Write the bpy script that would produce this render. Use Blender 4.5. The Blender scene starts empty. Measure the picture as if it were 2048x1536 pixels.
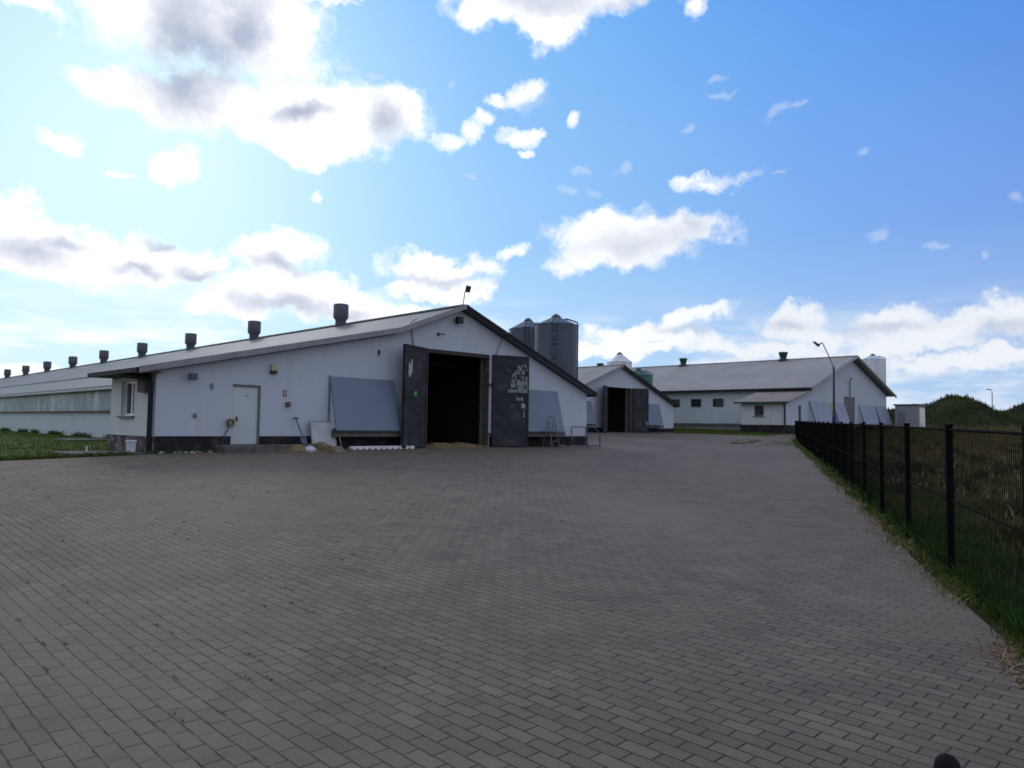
import bpy, bmesh, math, random
import numpy as np
from mathutils import Vector, Matrix
from mathutils.geometry import delaunay_2d_cdt, tessellate_polygon

random.seed(7)
rng = np.random.default_rng(11)
scene = bpy.context.scene
COL = scene.collection
R = math.radians

# ------------------------------------------------------------------ camera frame (world: x along the gables, y along the ridges)
HD = R(45.3)
EYE = Vector((0, 0, 1.5))
R0 = Vector((math.sin(HD), -math.cos(HD), 0))
F0 = Vector((math.cos(HD), math.sin(HD), 0))

# ------------------------------------------------------------------ terrain height (thin plate through surveyed points)
_P = [(0, 0, 0), (2.81, 2.84, 0), (-.03, 5.66, 0), (.73, -4.95, -.06), (-8.49, -.04, 0)]
for _Y in (0, 5.3, 7.66, 15, 25, 35, 45, 53):
    _X = .353 * _Y + 1.8
    _P.append((R0.x * _X + F0.x * _Y, R0.y * _X + F0.y * _Y, -.06 + .0118 * _Y))
_P += [(7, 20.2, .65), (12, 20.2, .65), (17.3, 20.2, .69), (24.5, 20.2, .64), (28, 22, .72), (10.2, 35, .68), (10.2, 57, .68),
       (10.2, 90, .7), (43.1, 33.6, 1.07), (52, 33.7, 1.09), (48, 33.6, 1.08), (58.3, 27.1, 1.16), (58.3, 31, 1.13),
       (62.3, 40, 1.38), (81, 27, 1.25), (72, 27, 1.25), (80.3, 26, 1.6), (101, 33, 1.6), (113, 21, 1.7), (70, 0, 1.1),
       (95, 10, 1.7), (40, -20, .6), (-10, 30, .3), (-10, 60, .4), (-30, 20, 0), (0, 28, .45)]
_P = np.array(_P)
def _K(r):
    return np.where(r > 1e-9, r * r * np.log(np.maximum(r, 1e-9)), 0)
_n = len(_P)
_A = np.zeros((_n + 3, _n + 3))
_A[:_n, :_n] = _K(np.hypot(_P[:, None, 0] - _P[None, :, 0], _P[:, None, 1] - _P[None, :, 1])) + np.eye(_n) * 20
_A[:_n, _n] = 1; _A[:_n, _n + 1] = _P[:, 0]; _A[:_n, _n + 2] = _P[:, 1]; _A[_n:, :_n] = _A[:_n, _n:].T
_W = np.linalg.solve(_A, np.r_[_P[:, 2], 0, 0, 0])
def gz(u, v):
    r = np.hypot(_P[:, 0] - u, _P[:, 1] - v)
    z = float(_K(r) @ _W[:_n] + _W[_n] + _W[_n + 1] * u + _W[_n + 2] * v)
    d = math.hypot(u - 35, v - 20)
    t = min(1, max(0, (d - 95) / 110)); t = t * t * (3 - 2 * t)
    z = max(-.6, min(2.2, z))
    return z * (1 - t) + 1.45 * t

# ------------------------------------------------------------------ materials
MATS = {}
def nmat(name):
    m = bpy.data.materials.new(name); m.use_nodes = True
    nt = m.node_tree; b = nt.nodes['Principled BSDF']
    MATS[name] = m
    return m, nt, b
def N(nt, t, **k):
    n = nt.nodes.new(t)
    for a, v in k.items():
        if a == 'inp':
            for i, x in v.items(): n.inputs[i].default_value = x
        else: setattr(n, a, v)
    return n
def L(nt, a, b): nt.links.new(a, b)
def ramp(nt, fac, stops):
    r = N(nt, 'ShaderNodeValToRGB')
    e = r.color_ramp.elements
    while len(e) < len(stops): e.new(.5)
    for i, (p, c) in enumerate(stops):
        e[i].position = p
        e[i].color = (c, c, c, 1) if isinstance(c, (int, float)) else (*c, 1)
    L(nt, fac, r.inputs[0]); return r.outputs[0]
def noise(nt, vec, scale, detail=4, rough=.55, dist=0):
    n = N(nt, 'ShaderNodeTexNoise', inp={'Scale': scale, 'Detail': detail, 'Roughness': rough, 'Distortion': dist})
    L(nt, vec, n.inputs['Vector']); return n.outputs['Fac']
def mixc(nt, fac, a, b, mode='MIX'):
    m = N(nt, 'ShaderNodeMix', data_type='RGBA', blend_type=mode)
    for s, x in ((m.inputs['Factor'], fac), (m.inputs['A'], a), (m.inputs['B'], b)):
        if isinstance(x, (int, float)): s.default_value = x
        elif isinstance(x, tuple): s.default_value = (*x, 1)
        else: L(nt, x, s)
    return m.outputs['Result']
def math_(nt, op, a, b=None, clamp=False):
    m = N(nt, 'ShaderNodeMath', operation=op, use_clamp=clamp)
    for i, x in enumerate((a, b)):
        if x is None: continue
        if isinstance(x, (int, float)): m.inputs[i].default_value = x
        else: L(nt, x, m.inputs[i])
    return m.outputs[0]
def objco(nt, scale=(1, 1, 1), rot=(0, 0, 0)):
    tc = N(nt, 'ShaderNodeNewGeometry')
    mp = N(nt, 'ShaderNodeMapping', inp={'Scale': scale, 'Rotation': rot})
    L(nt, tc.outputs['Position'], mp.inputs['Vector']); return mp.outputs[0]
def bump(nt, b, h, strength=.3, dist=.02):
    bp = N(nt, 'ShaderNodeBump', inp={'Strength': strength, 'Distance': dist})
    L(nt, h, bp.inputs['Height']); L(nt, bp.outputs[0], b.inputs['Normal'])

def simple(name, col, rough=.6, metal=0, var=.15, scale=3, spec=.4):
    m, nt, b = nmat(name)
    co = objco(nt)
    f = noise(nt, co, scale)
    c = ramp(nt, f, [(.3, tuple(x * (1 - var) for x in col)), (.7, tuple(min(1, x * (1 + var)) for x in col))])
    L(nt, c, b.inputs['Base Color'])
    b.inputs['Roughness'].default_value = rough; b.inputs['Metallic'].default_value = metal
    b.inputs['Specular IOR Level'].default_value = spec
    f2 = noise(nt, co, scale * 12, 3)
    bump(nt, b, f2, .15, .004)
    return m

def make_wall(name, col, dirt=(.33, .31, .27)):
    m, nt, b = nmat(name)
    co = objco(nt)
    big = noise(nt, co, .7, 5, .6)
    streak = noise(nt, objco(nt, (3.5, 3.5, .25)), 1.0, 5, .65)
    fine = noise(nt, co, 22, 4, .6)
    f = math_(nt, 'MULTIPLY', ramp(nt, streak, [(.45, 0), (.8, 1)]), ramp(nt, big, [(.35, .15), (.7, .8)]))
    c = mixc(nt, math_(nt, 'MULTIPLY', f, .7), col, dirt)
    c = mixc(nt, ramp(nt, fine, [(.3, 0), (.75, .12)]), c, tuple(x * .8 for x in col))
    spots = ramp(nt, noise(nt, co, 3.2, 5, .6), [(.68, 0), (.72, 1)])
    c = mixc(nt, math_(nt, 'MULTIPLY', spots, .16), c, dirt)
    L(nt, c, b.inputs['Base Color']); b.inputs['Roughness'].default_value = .85
    b.inputs['Specular IOR Level'].default_value = .2
    bump(nt, b, fine, .25, .006)
    return m
make_wall('wall_white', (.43, .485, .575))
make_wall('wall_side', (.45, .51, .54))
make_wall('wall_cream', (.50, .53, .53))

def make_plinth():
    m, nt, b = nmat('plinth_tar')
    co = objco(nt)
    a = noise(nt, co, 2.2, 6, .65)
    c = ramp(nt, a, [(.42, (.012, .012, .016)), (.56, (.022, .021, .024)), (.66, (.06, .052, .046)), (.74, (.14, .12, .10))])
    L(nt, c, b.inputs['Base Color']); b.inputs['Roughness'].default_value = .8
    b.inputs['Specular IOR Level'].default_value = .2
    bump(nt, b, a, .5, .02)
make_plinth()
def make_plinth2():
    m, nt, b = nmat('plinth_worn')
    a = noise(nt, objco(nt), 2.8, 6, .65)
    c = ramp(nt, a, [(.38, (.02, .018, .02)), (.5, (.05, .042, .04)), (.6, (.14, .13, .13)), (.72, (.26, .25, .25))])
    L(nt, c, b.inputs['Base Color']); b.inputs['Roughness'].default_value = .9
    bump(nt, b, a, .6, .02)
make_plinth2()

def make_roof(name, base, dark, rough=.55, lich=.5):
    m, nt, b = nmat(name)
    co = objco(nt)
    w = N(nt, 'ShaderNodeTexWave', wave_type='BANDS', bands_direction='Y', inp={'Scale': 1.775, 'Distortion': .0})
    L(nt, co, w.inputs['Vector'])
    n1 = noise(nt, co, .35, 6, .6); n2 = noise(nt, objco(nt, (.5, 3, .5)), 1.6, 5, .6)
    c = mixc(nt, ramp(nt, n1, [(.35, 0), (.7, 1)]), base, dark)
    c = mixc(nt, math_(nt, 'MULTIPLY', ramp(nt, n2, [(.5, 0), (.75, 1)]), lich), c, tuple(x * .62 for x in dark))
    # sheet rows: a thin overlap line every 1.15 m of height
    br = N(nt, 'ShaderNodeTexBrick', offset=.0, inp={'Scale': 1, 'Mortar Size': .012, 'Mortar Smooth': .3, 'Brick Width': 1.05, 'Row Height': 1.3,
           'Color1': (1, 1, 1, 1), 'Color2': (.93, .93, .93, 1), 'Mortar': (.6, .6, .6, 1)})
    sw = N(nt, 'ShaderNodeMapping', inp={'Rotation': (0, 0, R(90))}); L(nt, co, sw.inputs['Vector']); L(nt, sw.outputs[0], br.inputs['Vector'])
    c = mixc(nt, .6, c, br.outputs['Color'], 'MULTIPLY')
    L(nt, c, b.inputs['Base Color']); b.inputs['Roughness'].default_value = rough
    b.inputs['Specular IOR Level'].default_value = .32
    bump(nt, b, w.outputs['Fac'], .35, .03)
    return m
make_roof('roof_sheet', (.20, .208, .225), (.15, .155, .165), .6)
make_roof('roof_lower', (.17, .175, .185), (.13, .135, .14), .5, .2)
make_roof('roof_brown', (.27, .225, .205), (.20, .165, .15), .75)
make_roof('roof_far', (.33, .315, .305), (.25, .24, .235), .7)

def make_metal_corr(name, col, rough=.42):
    m, nt, b = nmat(name)
    co = objco(nt)
    f = noise(nt, objco(nt, (1, 1, .3)), 1.5, 5)
    c = ramp(nt, f, [(.3, tuple(x * .8 for x in col)), (.7, tuple(x * 1.1 for x in col))])
    rust = ramp(nt, noise(nt, objco(nt, (4, 4, .5)), 1.2, 6, .7), [(.68, 0), (.8, .5)])
    c = mixc(nt, rust, c, (.12, .10, .09))
    L(nt, c, b.inputs['Base Color']); b.inputs['Metallic'].default_value = .75; b.inputs['Roughness'].default_value = rough
    return m
make_metal_corr('galv', (.085, .10, .13), .45)
make_metal_corr('galv_light', (.62, .66, .70), .5)
simple('galv_dark', (.05, .065, .08), .5, .4)
simple('green_paint', (.02, .14, .10), .45, 0, .2, 1.5)
simple('green_dark', (.012, .05, .04), .5)
simple('vent_grey', (.075, .08, .10), .55, .0, .15, 4)
simple('vent_green', (.01, .035, .03), .6)
simple('fascia_dark', (.03, .034, .045), .6)
simple('fascia_grey', (.20, .21, .24), .45, .3)
simple('gutter_dark', (.010, .011, .016), .6, 0, .15, 3, .15)
simple('black', (.012, .012, .015), .6)
simple('fence_black', (.004, .0045, .005), .9, 0, .15, 3, .06)
simple('soffit_brown', (.07, .055, .045), .8)
simple('white_frame', (.72, .72, .70), .4)
simple('brown_sill', (.16, .11, .09), .6)
simple('brown_box', (.07, .055, .05), .6)
simple('concrete', (.20, .19, .185), .9, 0, .25, 5)
simple('concrete_dark', (.09, .085, .085), .9, 0, .3, 5)
simple('hood_panel', (.14, .18, .26), .65, 0, .06, 1.2)
simple('number_grey', (.05, .06, .075), .7)
simple('hood_far', (.23, .27, .38), .65)
simple('kiosk_grey', (.26, .28, .31), .8)
simple('door_white', (.42, .48, .51), .45, 0, .05, 1)
simple('door_trim', (.09, .10, .12), .5)
simple('steel_blue', (.06, .09, .14), .45, .3)
simple('red', (.22, .07, .08), .5)
simple('yellowish', (.38, .38, .24), .5)
simple('jamb', (.07, .065, .06), .85, 0, .4, 6)
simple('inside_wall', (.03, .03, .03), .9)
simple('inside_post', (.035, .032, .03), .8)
simple('bucket_white', (.52, .56, .62), .4)
simple('blue', (.01, .02, .16), .5)
simple('sticker_green', (.05, .32, .08), .6)
simple('rust_brown', (.09, .045, .03), .8)
simple('door_brown', (.10, .095, .11), .6)
simple('grey_panel', (.36, .39, .41), .6, 0, .15, 3)
simple('tray_white', (.60, .61, .68), .6)
simple('stone', (.24, .23, .22), .9, 0, .4, 9)
simple('straw', (.17, .155, .10), .9, 0, .35, 8)
simple('straw_dark', (.16, .12, .06), .95, 0, .4, 6)
simple('leaf_litter', (.26, .15, .07), .95, 0, .5, 9)
simple('rubber', (.005, .0055, .008), .8, 0, .15, 3, .15)
simple('glass_dark', (.02, .024, .028), .08, 0, .2, 2, .8)
simple('pole', (.035, .04, .05), .6)
simple('pole_light', (.22, .25, .27), .5, .3)

def make_leaf(name, patch):
    """dark painted steel door with worn paint"""
    m, nt, b = nmat(name)
    co = objco(nt)
    a = noise(nt, co, 1.8, 6, .65)
    c = ramp(nt, a, [(.3, (.014, .017, .027)), (.55, (.026, .030, .040)), (.72, (.06, .062, .068))])
    s = ramp(nt, noise(nt, objco(nt, (5, 5, .7)), 1.3, 6, .7), [(.62, 0), (.78, .35)])
    c = mixc(nt, s, c, (.07, .06, .06))
    L(nt, c, b.inputs['Base Color']); b.inputs['Roughness'].default_value = .6; b.inputs['Specular IOR Level'].default_value = .2
    bump(nt, b, a, .2, .01)
make_leaf('door_steel', 0)

def make_poster():
    m, nt, b = nmat('poster_torn')
    co = objco(nt, (1.4, 1.4, .62))
    a = noise(nt, co, 2.6, 7, .62, .6)
    bfine = noise(nt, objco(nt), 9, 5, .6)
    c = ramp(nt, a, [(.36, (.02, .024, .036)), (.47, (.03, .034, .045)), (.56, (.10, .10, .12)), (.60, (.17, .17, .19)), (.66, (.06, .055, .07))])
    c = mixc(nt, ramp(nt, bfine, [(.5, 0), (.62, .6)]), c, (.05, .05, .07))
    L(nt, c, b.inputs['Base Color']); b.inputs['Roughness'].default_value = .7
make_poster()
simple('paper_pale', (.17, .20, .195), .7, 0, .22, 7)
simple('paper_white', (.34, .34, .37), .7, 0, .3, 14)

def make_curtain():
    m, nt, b = nmat('curtain_film')
    co = objco(nt)
    f = noise(nt, objco(nt, (1, .55, .35)), 1.3, 5, .6, .4)
    c = ramp(nt, f, [(.3, (.11, .16, .18)), (.52, (.20, .28, .31)), (.66, (.46, .56, .60))])
    sep = N(nt, 'ShaderNodeSeparateXYZ'); L(nt, co, sep.inputs[0])
    lines = math_(nt, 'SINE', math_(nt, 'MULTIPLY', sep.outputs['Z'], 2 * math.pi / .105))
    c = mixc(nt, ramp(nt, lines, [(.35, 0), (.9, .5)]), c, (.07, .09, .10))
    L(nt, c, b.inputs['Base Color']); b.inputs['Roughness'].default_value = .45; b.inputs['Specular IOR Level'].default_value = .3
    bump(nt, b, f, .4, .06)
make_curtain()

def make_pavers():
    m, nt, b = nmat('concrete_pavers')
    geo = N(nt, 'ShaderNodeNewGeometry')
    # rows run along world Y (the ridge direction)
    sw = N(nt, 'ShaderNodeMapping', inp={'Rotation': (0, 0, R(90))})
    wob = N(nt, 'ShaderNodeTexNoise', inp={'Scale': 1.3, 'Detail': 2})
    L(nt, geo.outputs['Position'], wob.inputs['Vector'])
    vm = N(nt, 'ShaderNodeVectorMath', operation='MULTIPLY_ADD')
    L(nt, wob.outputs['Color'], vm.inputs[0]); vm.inputs[1].default_value = (.02, .02, 0); L(nt, geo.outputs['Position'], vm.inputs[2])
    wob2 = N(nt, 'ShaderNodeTexNoise', inp={'Scale': 9, 'Detail': 2}); L(nt, geo.outputs['Position'], wob2.inputs['Vector'])
    vm2 = N(nt, 'ShaderNodeVectorMath', operation='MULTIPLY_ADD')
    L(nt, wob2.outputs['Color'], vm2.inputs[0]); vm2.inputs[1].default_value = (.012, .012, 0); L(nt, vm.outputs[0], vm2.inputs[2])
    L(nt, vm2.outputs[0], sw.inputs['Vector'])
    br = N(nt, 'ShaderNodeTexBrick', offset=.5, inp={'Scale': 1, 'Mortar Size': .0065, 'Mortar Smooth': .7, 'Brick Width': .2, 'Row Height': .1, 'Bias': 0,
           'Color1': (.102, .083, .064, 1), 'Color2': (.150, .124, .098, 1), 'Mortar': (0, 0, 0, 1)})
    L(nt, sw.outputs[0], br.inputs['Vector'])
    P = geo.outputs['Position']
    big = noise(nt, P, .22, 5, .6); med = noise(nt, P, 1.7, 5, .6); fine = noise(nt, P, 60, 3, .6)
    c = mixc(nt, ramp(nt, big, [(.3, .0), (.7, .65)]), br.outputs['Color'], (.128, .099, .073))
    c = mixc(nt, 1.0, c, ramp(nt, med, [(.25, .76), (.75, 1.2)]), 'MULTIPLY')
    c = mixc(nt, .8, c, ramp(nt, fine, [(.2, .8), (.8, 1.2)]), 'MULTIPLY')
    # lighter worn patches and brownish dirt film, some joints filled flush
    worn = ramp(nt, noise(nt, P, .55, 6, .65, .5), [(.60, 0), (.74, .55)])
    c = mixc(nt, worn, c, (.180, .148, .115))
    jn = noise(nt, P, 1.1, 6, .7)
    jd = noise(nt, P, 9, 3, .7)
    jm = math_(nt, 'MULTIPLY', br.outputs['Fac'], math_(nt, 'MULTIPLY', ramp(nt, jn, [(.34, .25), (.60, 1.0)]), ramp(nt, jd, [(.40, .12), (.60, 1.0)])))
    # old tyre tracks swinging towards the doors, and a few dark stains
    tw = N(nt, 'ShaderNodeTexWave', wave_type='RINGS', rings_direction='SPHERICAL', inp={'Scale': .045, 'Distortion': 2.2, 'Detail': 3, 'Detail Scale': .6})
    tm = N(nt, 'ShaderNodeMapping', inp={'Location': (-30, 6, 0)}); L(nt, P, tm.inputs['Vector']); L(nt, tm.outputs[0], tw.inputs['Vector'])
    c = mixc(nt, math_(nt, 'MULTIPLY', ramp(nt, tw.outputs['Fac'], [(.55, 0), (.95, .5)]), ramp(nt, big, [(.4, .2), (.6, 1)])), c, (.165, .135, .106))
    stn = ramp(nt, noise(nt, P, .9, 5, .6, 1.0), [(.66, 0), (.72, .45)])
    c = mixc(nt, stn, c, (.055, .050, .047))
    # moss and grit in the joints
    moss = ramp(nt, noise(nt, P, 2.3, 6, .75), [(.53, 0), (.62, 1)])
    jc = mixc(nt, moss, (.014, .013, .013), (.028, .036, .013))
    c = mixc(nt, jm, c, jc)
    # open, chipped joints: dark holes strung along the courses
    gap = N(nt, 'ShaderNodeTexBrick', offset=.5, inp={'Scale': 1, 'Mortar Size': .014, 'Mortar Smooth': .9, 'Brick Width': .2, 'Row Height': .1})
    L(nt, sw.outputs[0], gap.inputs['Vector'])
    hole = math_(nt, 'MULTIPLY', gap.outputs['Fac'], math_(nt, 'MULTIPLY', ramp(nt, noise(nt, P, 5.5, 4, .65), [(.555, 0), (.61, 1)]), ramp(nt, noise(nt, P, .6, 4, .6), [(.40, .25), (.62, 1)])))
    c = mixc(nt, math_(nt, 'MULTIPLY', hole, .9), c, mixc(nt, ramp(nt, med, [(.5, 0), (.56, 1)]), (.012, .013, .012), (.022, .030, .010)))
    L(nt, c, b.inputs['Base Color']); b.inputs['Roughness'].default_value = .82
    b.inputs['Specular IOR Level'].default_value = .3
    h = math_(nt, 'ADD', math_(nt, 'MULTIPLY', math_(nt, 'MAXIMUM', jm, hole), -1.0), math_(nt, 'MULTIPLY', fine, .15))
    bump(nt, b, h, .7, .006)
make_pavers()

def make_soil(name, c1, c2, c3, sc=.5):
    m, nt, b = nmat(name)
    P = objco(nt)
    a = noise(nt, P, sc, 6, .65); f = noise(nt, P, 14, 5, .6)
    c = ramp(nt, a, [(.3, c1), (.5, c2), (.7, c3)])
    c = mixc(nt, .9, c, ramp(nt, f, [(.2, .6), (.8, 1.3)]), 'MULTIPLY')
    L(nt, c, b.inputs['Base Color']); b.inputs['Roughness'].default_value = .95
    b.inputs['Specular IOR Level'].default_value = .1
    bump(nt, b, f, .8, .05)
make_soil('field_soil', (.03, .04, .012), (.05, .052, .02), (.08, .065, .03))
make_soil('mound_soil', (.014, .020, .008), (.028, .036, .013), (.045, .05, .018), .35)
make_soil('lawn_soil', (.04, .075, .012), (.06, .10, .016), (.09, .105, .03))

def make_blade(name, cols, scale=.6, trans=.3):
    m, nt, b = nmat(name)
    P = objco(nt)
    a = noise(nt, P, scale, 5, .7); f = noise(nt, P, 25, 3, .6)
    st = [(.28 + .44 * i / (len(cols) - 1), c) for i, c in enumerate(cols)]
    c = ramp(nt, a, st)
    c = mixc(nt, 1.0, c, ramp(nt, f, [(.2, .55), (.8, 1.5)]), 'MULTIPLY')
    L(nt, c, b.inputs['Base Color']); b.inputs['Roughness'].default_value = .7
    b.inputs['Specular IOR Level'].default_value = .15
    tr = N(nt, 'ShaderNodeBsdfTranslucent'); L(nt, c, tr.inputs['Color'])
    mx = N(nt, 'ShaderNodeMixShader', inp={0: trans}); L(nt, b.outputs[0], mx.inputs[1]); L(nt, tr.outputs[0], mx.inputs[2])
    L(nt, mx.outputs[0], nt.nodes['Material Output'].inputs['Surface'])
make_blade('blade_field', [(.028, .040, .013), (.066, .076, .026), (.13, .12, .055), (.19, .155, .09)], .8)
make_blade('blade_fence', [(.026, .075, .012), (.036, .085, .015), (.055, .075, .02)], .7)
make_blade('blade_red', [(.14, .05, .03), (.18, .07, .04)], 2)
make_blade('blade_lawn', [(.045, .078, .012), (.062, .095, .018), (.10, .105, .035)], .5)
make_blade('blade_weed', [(.040, .075, .014), (.07, .10, .02), (.10, .11, .03)], 1.5)
make_blade('blade_straw', [(.15, .12, .07), (.26, .21, .13), (.11, .075, .045)], 4, .1)
make_blade('blade_mound', [(.018, .024, .010), (.032, .040, .015), (.08, .08, .03)], .35)

# ------------------------------------------------------------------ mesh builder
class MB:
    def __init__(s): s.v = []; s.f = []; s.sm = []
    def add(s, vs, fs, smooth=False):
        o = len(s.v); s.v += [tuple(p) for p in vs]
        for f in fs: s.f.append(tuple(o + i for i in f)); s.sm.append(smooth)
        return s
    def box(s, x0, x1, y0, y1, z0, z1, M=None):
        vs = [Vector((x, y, z)) for x in (x0, x1) for y in (y0, y1) for z in (z0, z1)]
        if M: vs = [M @ p for p in vs]
        return s.add(vs, [(0, 1, 3, 2), (4, 6, 7, 5), (0, 4, 5, 1), (2, 3, 7, 6), (0, 2, 6, 4), (1, 5, 7, 3)])
    def prism_y(s, prof, y0, y1):
        """profile in (x, z), counter-clockwise seen from -y"""
        n = len(prof)
        vs = [(x, y0, z) for x, z in prof] + [(x, y1, z) for x, z in prof]
        return s.add(vs, [tuple(range(n)), tuple(range(2 * n - 1, n - 1, -1))] + [(i, i + n, (i + 1) % n + n, (i + 1) % n) for i in range(n)])
    def prism_x(s, prof, x0, x1):
        """profile in (y, z)"""
        n = len(prof)
        vs = [(x0, y, z) for y, z in prof] + [(x1, y, z) for y, z in prof]
        return s.add(vs, [tuple(range(n))[::-1], tuple(range(n, 2 * n))] + [((i + 1) % n, (i + 1) % n + n, i + n, i) for i in range(n)])
    def lathe(s, cx, cy, prof, n=24, smooth=True, cap=True):
        vs = []; fs = []
        for r, z in prof:
            for k in range(n):
                a = 2 * math.pi * k / n; vs.append((cx + r * math.cos(a), cy + r * math.sin(a), z))
        for j in range(len(prof) - 1):
            for k in range(n):
                a, b = j * n + k, j * n + (k + 1) % n
                fs.append((a, b, b + n, a + n))
        s.add(vs, fs, smooth)
        if cap:
            s.add(vs[:n], [tuple(range(n))[::-1]]); s.add(vs[-n:], [tuple(range(n))])
        return s
    def tube(s, pts, r, n=8, r2=None):
        pts = [Vector(p) for p in pts]; vs = []; fs = []
        prev = None
        for i, p in enumerate(pts):
            d = (pts[min(i + 1, len(pts) - 1)] - pts[max(i - 1, 0)]).normalized()
            a = d.cross(Vector((0, 0, 1)))
            if a.length < .05: a = d.cross(Vector((0, 1, 0))) if prev is None else prev - d * prev.dot(d)
            a.normalize(); prev = a; b = d.cross(a)
            rr = r if r2 is None else r + (r2 - r) * i / (len(pts) - 1)
            for k in range(n):
                t = 2 * math.pi * k / n; vs.append(p + a * rr * math.cos(t) + b * rr * math.sin(t))
        for j in range(len(pts) - 1):
            for k in range(n):
                x, y = j * n + k, j * n + (k + 1) % n
                fs.append((x, y, y + n, x + n))
        s.add(vs, fs, True)
        s.add(vs[:n], [tuple(range(n))[::-1]]); s.add(vs[-n:], [tuple(range(n))])
        return s
    def build(s, name, mat, parent=None, cuts=None, bevel=0):
        off = Vector((0, 0, 0)); q = parent
        while q is not None: off += q.location; q = q.parent
        me = bpy.data.meshes.new(name)
        me.from_pydata([tuple(Vector(p) - off) for p in s.v], [], s.f)
        me.polygons.foreach_set('use_smooth', s.sm)
        me.update()
        bm = bmesh.new(); bm.from_mesh(me)
        if len(bm.verts) < 60000: bmesh.ops.recalc_face_normals(bm, faces=bm.faces)
        bm.to_mesh(me); bm.free()
        me.materials.append(MATS[mat])
        o = bpy.data.objects.new(name, me)
        if cuts or bevel:
            COL.objects.link(o)
            tmp = []
            for c in (cuts or []):
                cm = MB().box(*c); cme = bpy.data.meshes.new('t'); cme.from_pydata([tuple(Vector(p) - off) for p in cm.v], [], cm.f)
                b2 = bmesh.new(); b2.from_mesh(cme); bmesh.ops.recalc_face_normals(b2, faces=b2.faces); b2.to_mesh(cme); b2.free()
                co = bpy.data.objects.new('t', cme); COL.objects.link(co); tmp.append(co)
                md = o.modifiers.new('b', 'BOOLEAN'); md.operation = 'DIFFERENCE'; md.solver = 'EXACT'; md.object = co
            if bevel:
                md = o.modifiers.new('v', 'BEVEL'); md.width = bevel; md.segments = 2; md.limit_method = 'ANGLE'
            dg = bpy.context.evaluated_depsgraph_get(); dg.update()
            nm = bpy.data.meshes.new_from_object(o.evaluated_get(dg))
            o.modifiers.clear(); o.data = nm; nm.name = name
            for t in tmp: bpy.data.objects.remove(t)
            COL.objects.unlink(o)
        COL.objects.link(o)
        if parent is not None: o.parent = parent
        return o

def tag(o, label=None, cat=None, group=None, kind=None):
    for k, v in (('label', label), ('category', cat), ('group', group), ('kind', kind)):
        if v: o[k] = v
    return o
def thing(name, label, cat, loc, group=None):
    o = bpy.data.objects.new(name, None); o.empty_display_size = .2
    COL.objects.link(o); o.location = loc
    return tag(o, label, cat, group)
def copy_tree(o, parent=None):
    c = o.copy(); COL.objects.link(c); c.parent = parent
    for ch in list(o.children): copy_tree(ch, c)
    return c
def text_mesh(txt, size, name, mat, M, parent, thick=.004):
    cu = bpy.data.curves.new('t', 'FONT'); cu.body = txt; cu.size = size; cu.extrude = thick; cu.align_x = 'CENTER'; cu.align_y = 'CENTER'
    t = bpy.data.objects.new('t', cu); COL.objects.link(t)
    bpy.context.view_layer.update()
    me = bpy.data.meshes.new_from_object(t.evaluated_get(bpy.context.evaluated_depsgraph_get()))
    bpy.data.objects.remove(t); bpy.data.curves.remove(cu)
    off = Vector((0, 0, 0)); q = parent
    while q is not None: off += q.location; q = q.parent
    me.transform(Matrix.Translation(-off) @ M)
    me.materials.clear(); me.materials.append(MATS[mat])
    o = bpy.data.objects.new(name, me); COL.objects.link(o); o.parent = parent
    return o
def raw_mesh(name, V, Fc, mat, nper=3):
    """fast mesh from numpy arrays"""
    me = bpy.data.meshes.new(name)
    me.vertices.add(len(V)); me.vertices.foreach_set('co', np.asarray(V, 'f').ravel())
    F = np.asarray(Fc, 'i'); me.loops.add(F.size); me.loops.foreach_set('vertex_index', F.ravel())
    me.polygons.add(len(F)); me.polygons.foreach_set('loop_start', np.arange(0, F.size, nper, dtype='i'))
    me.update(calc_edges=True); me.validate()
    me.materials.append(MATS[mat])
    o = bpy.data.objects.new(name, me); COL.objects.link(o); return o

GZC = {}
def gza(pts):
    """terrain height for an array of points"""
    pts = np.asarray(pts, float); out = np.zeros(len(pts))
    for i in range(0, len(pts), 20000):
        q = pts[i:i + 20000]
        r = np.hypot(q[:, None, 0] - _P[None, :, 0], q[:, None, 1] - _P[None, :, 1])
        z = _K(r) @ _W[:_n] + _W[_n] + q[:, 0] * _W[_n + 1] + q[:, 1] * _W[_n + 2]
        d = np.hypot(q[:, 0] - 35, q[:, 1] - 20); t = np.clip((d - 95) / 110, 0, 1); t = t * t * (3 - 2 * t)
        out[i:i + 20000] = np.clip(z, -.6, 2.2) * (1 - t) + 1.45 * t
    return out
def blades(name, pts, zbase, h, w, mat, lean=.35, kind='stuff', label=None, cat=None):
    """pts (n,2); one bent blade (two triangles) per point"""
    n = len(pts); a = rng.uniform(0, 2 * math.pi, n); la = rng.uniform(0, 2 * math.pi, n)
    hh = h * rng.uniform(.5, 1.25, n) if np.isscalar(h) else h * rng.uniform(.6, 1.2, n)
    ww = w * rng.uniform(.6, 1.4, n)
    B = np.c_[pts, zbase]
    side = np.c_[np.cos(a), np.sin(a), np.zeros(n)] * ww[:, None] * .5
    ln = np.c_[np.cos(la), np.sin(la), np.zeros(n)] * (hh * rng.uniform(0, lean, n))[:, None]
    mid = B + ln * .35 + np.c_[np.zeros(n), np.zeros(n), hh * .55]
    tip = B + ln + np.c_[np.zeros(n), np.zeros(n), hh * .95]
    V = np.stack([B - side, B + side, mid + side * .8, mid - side * .8, tip], 1).reshape(-1, 3)
    k = np.arange(n)[:, None] * 5
    F = np.concatenate([k + [0, 1, 2], k + [0, 2, 3], k + [3, 2, 4]], 0)
    o = raw_mesh(name, V, F, mat)
    tag(o, label, cat, kind=kind)
    return o
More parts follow.
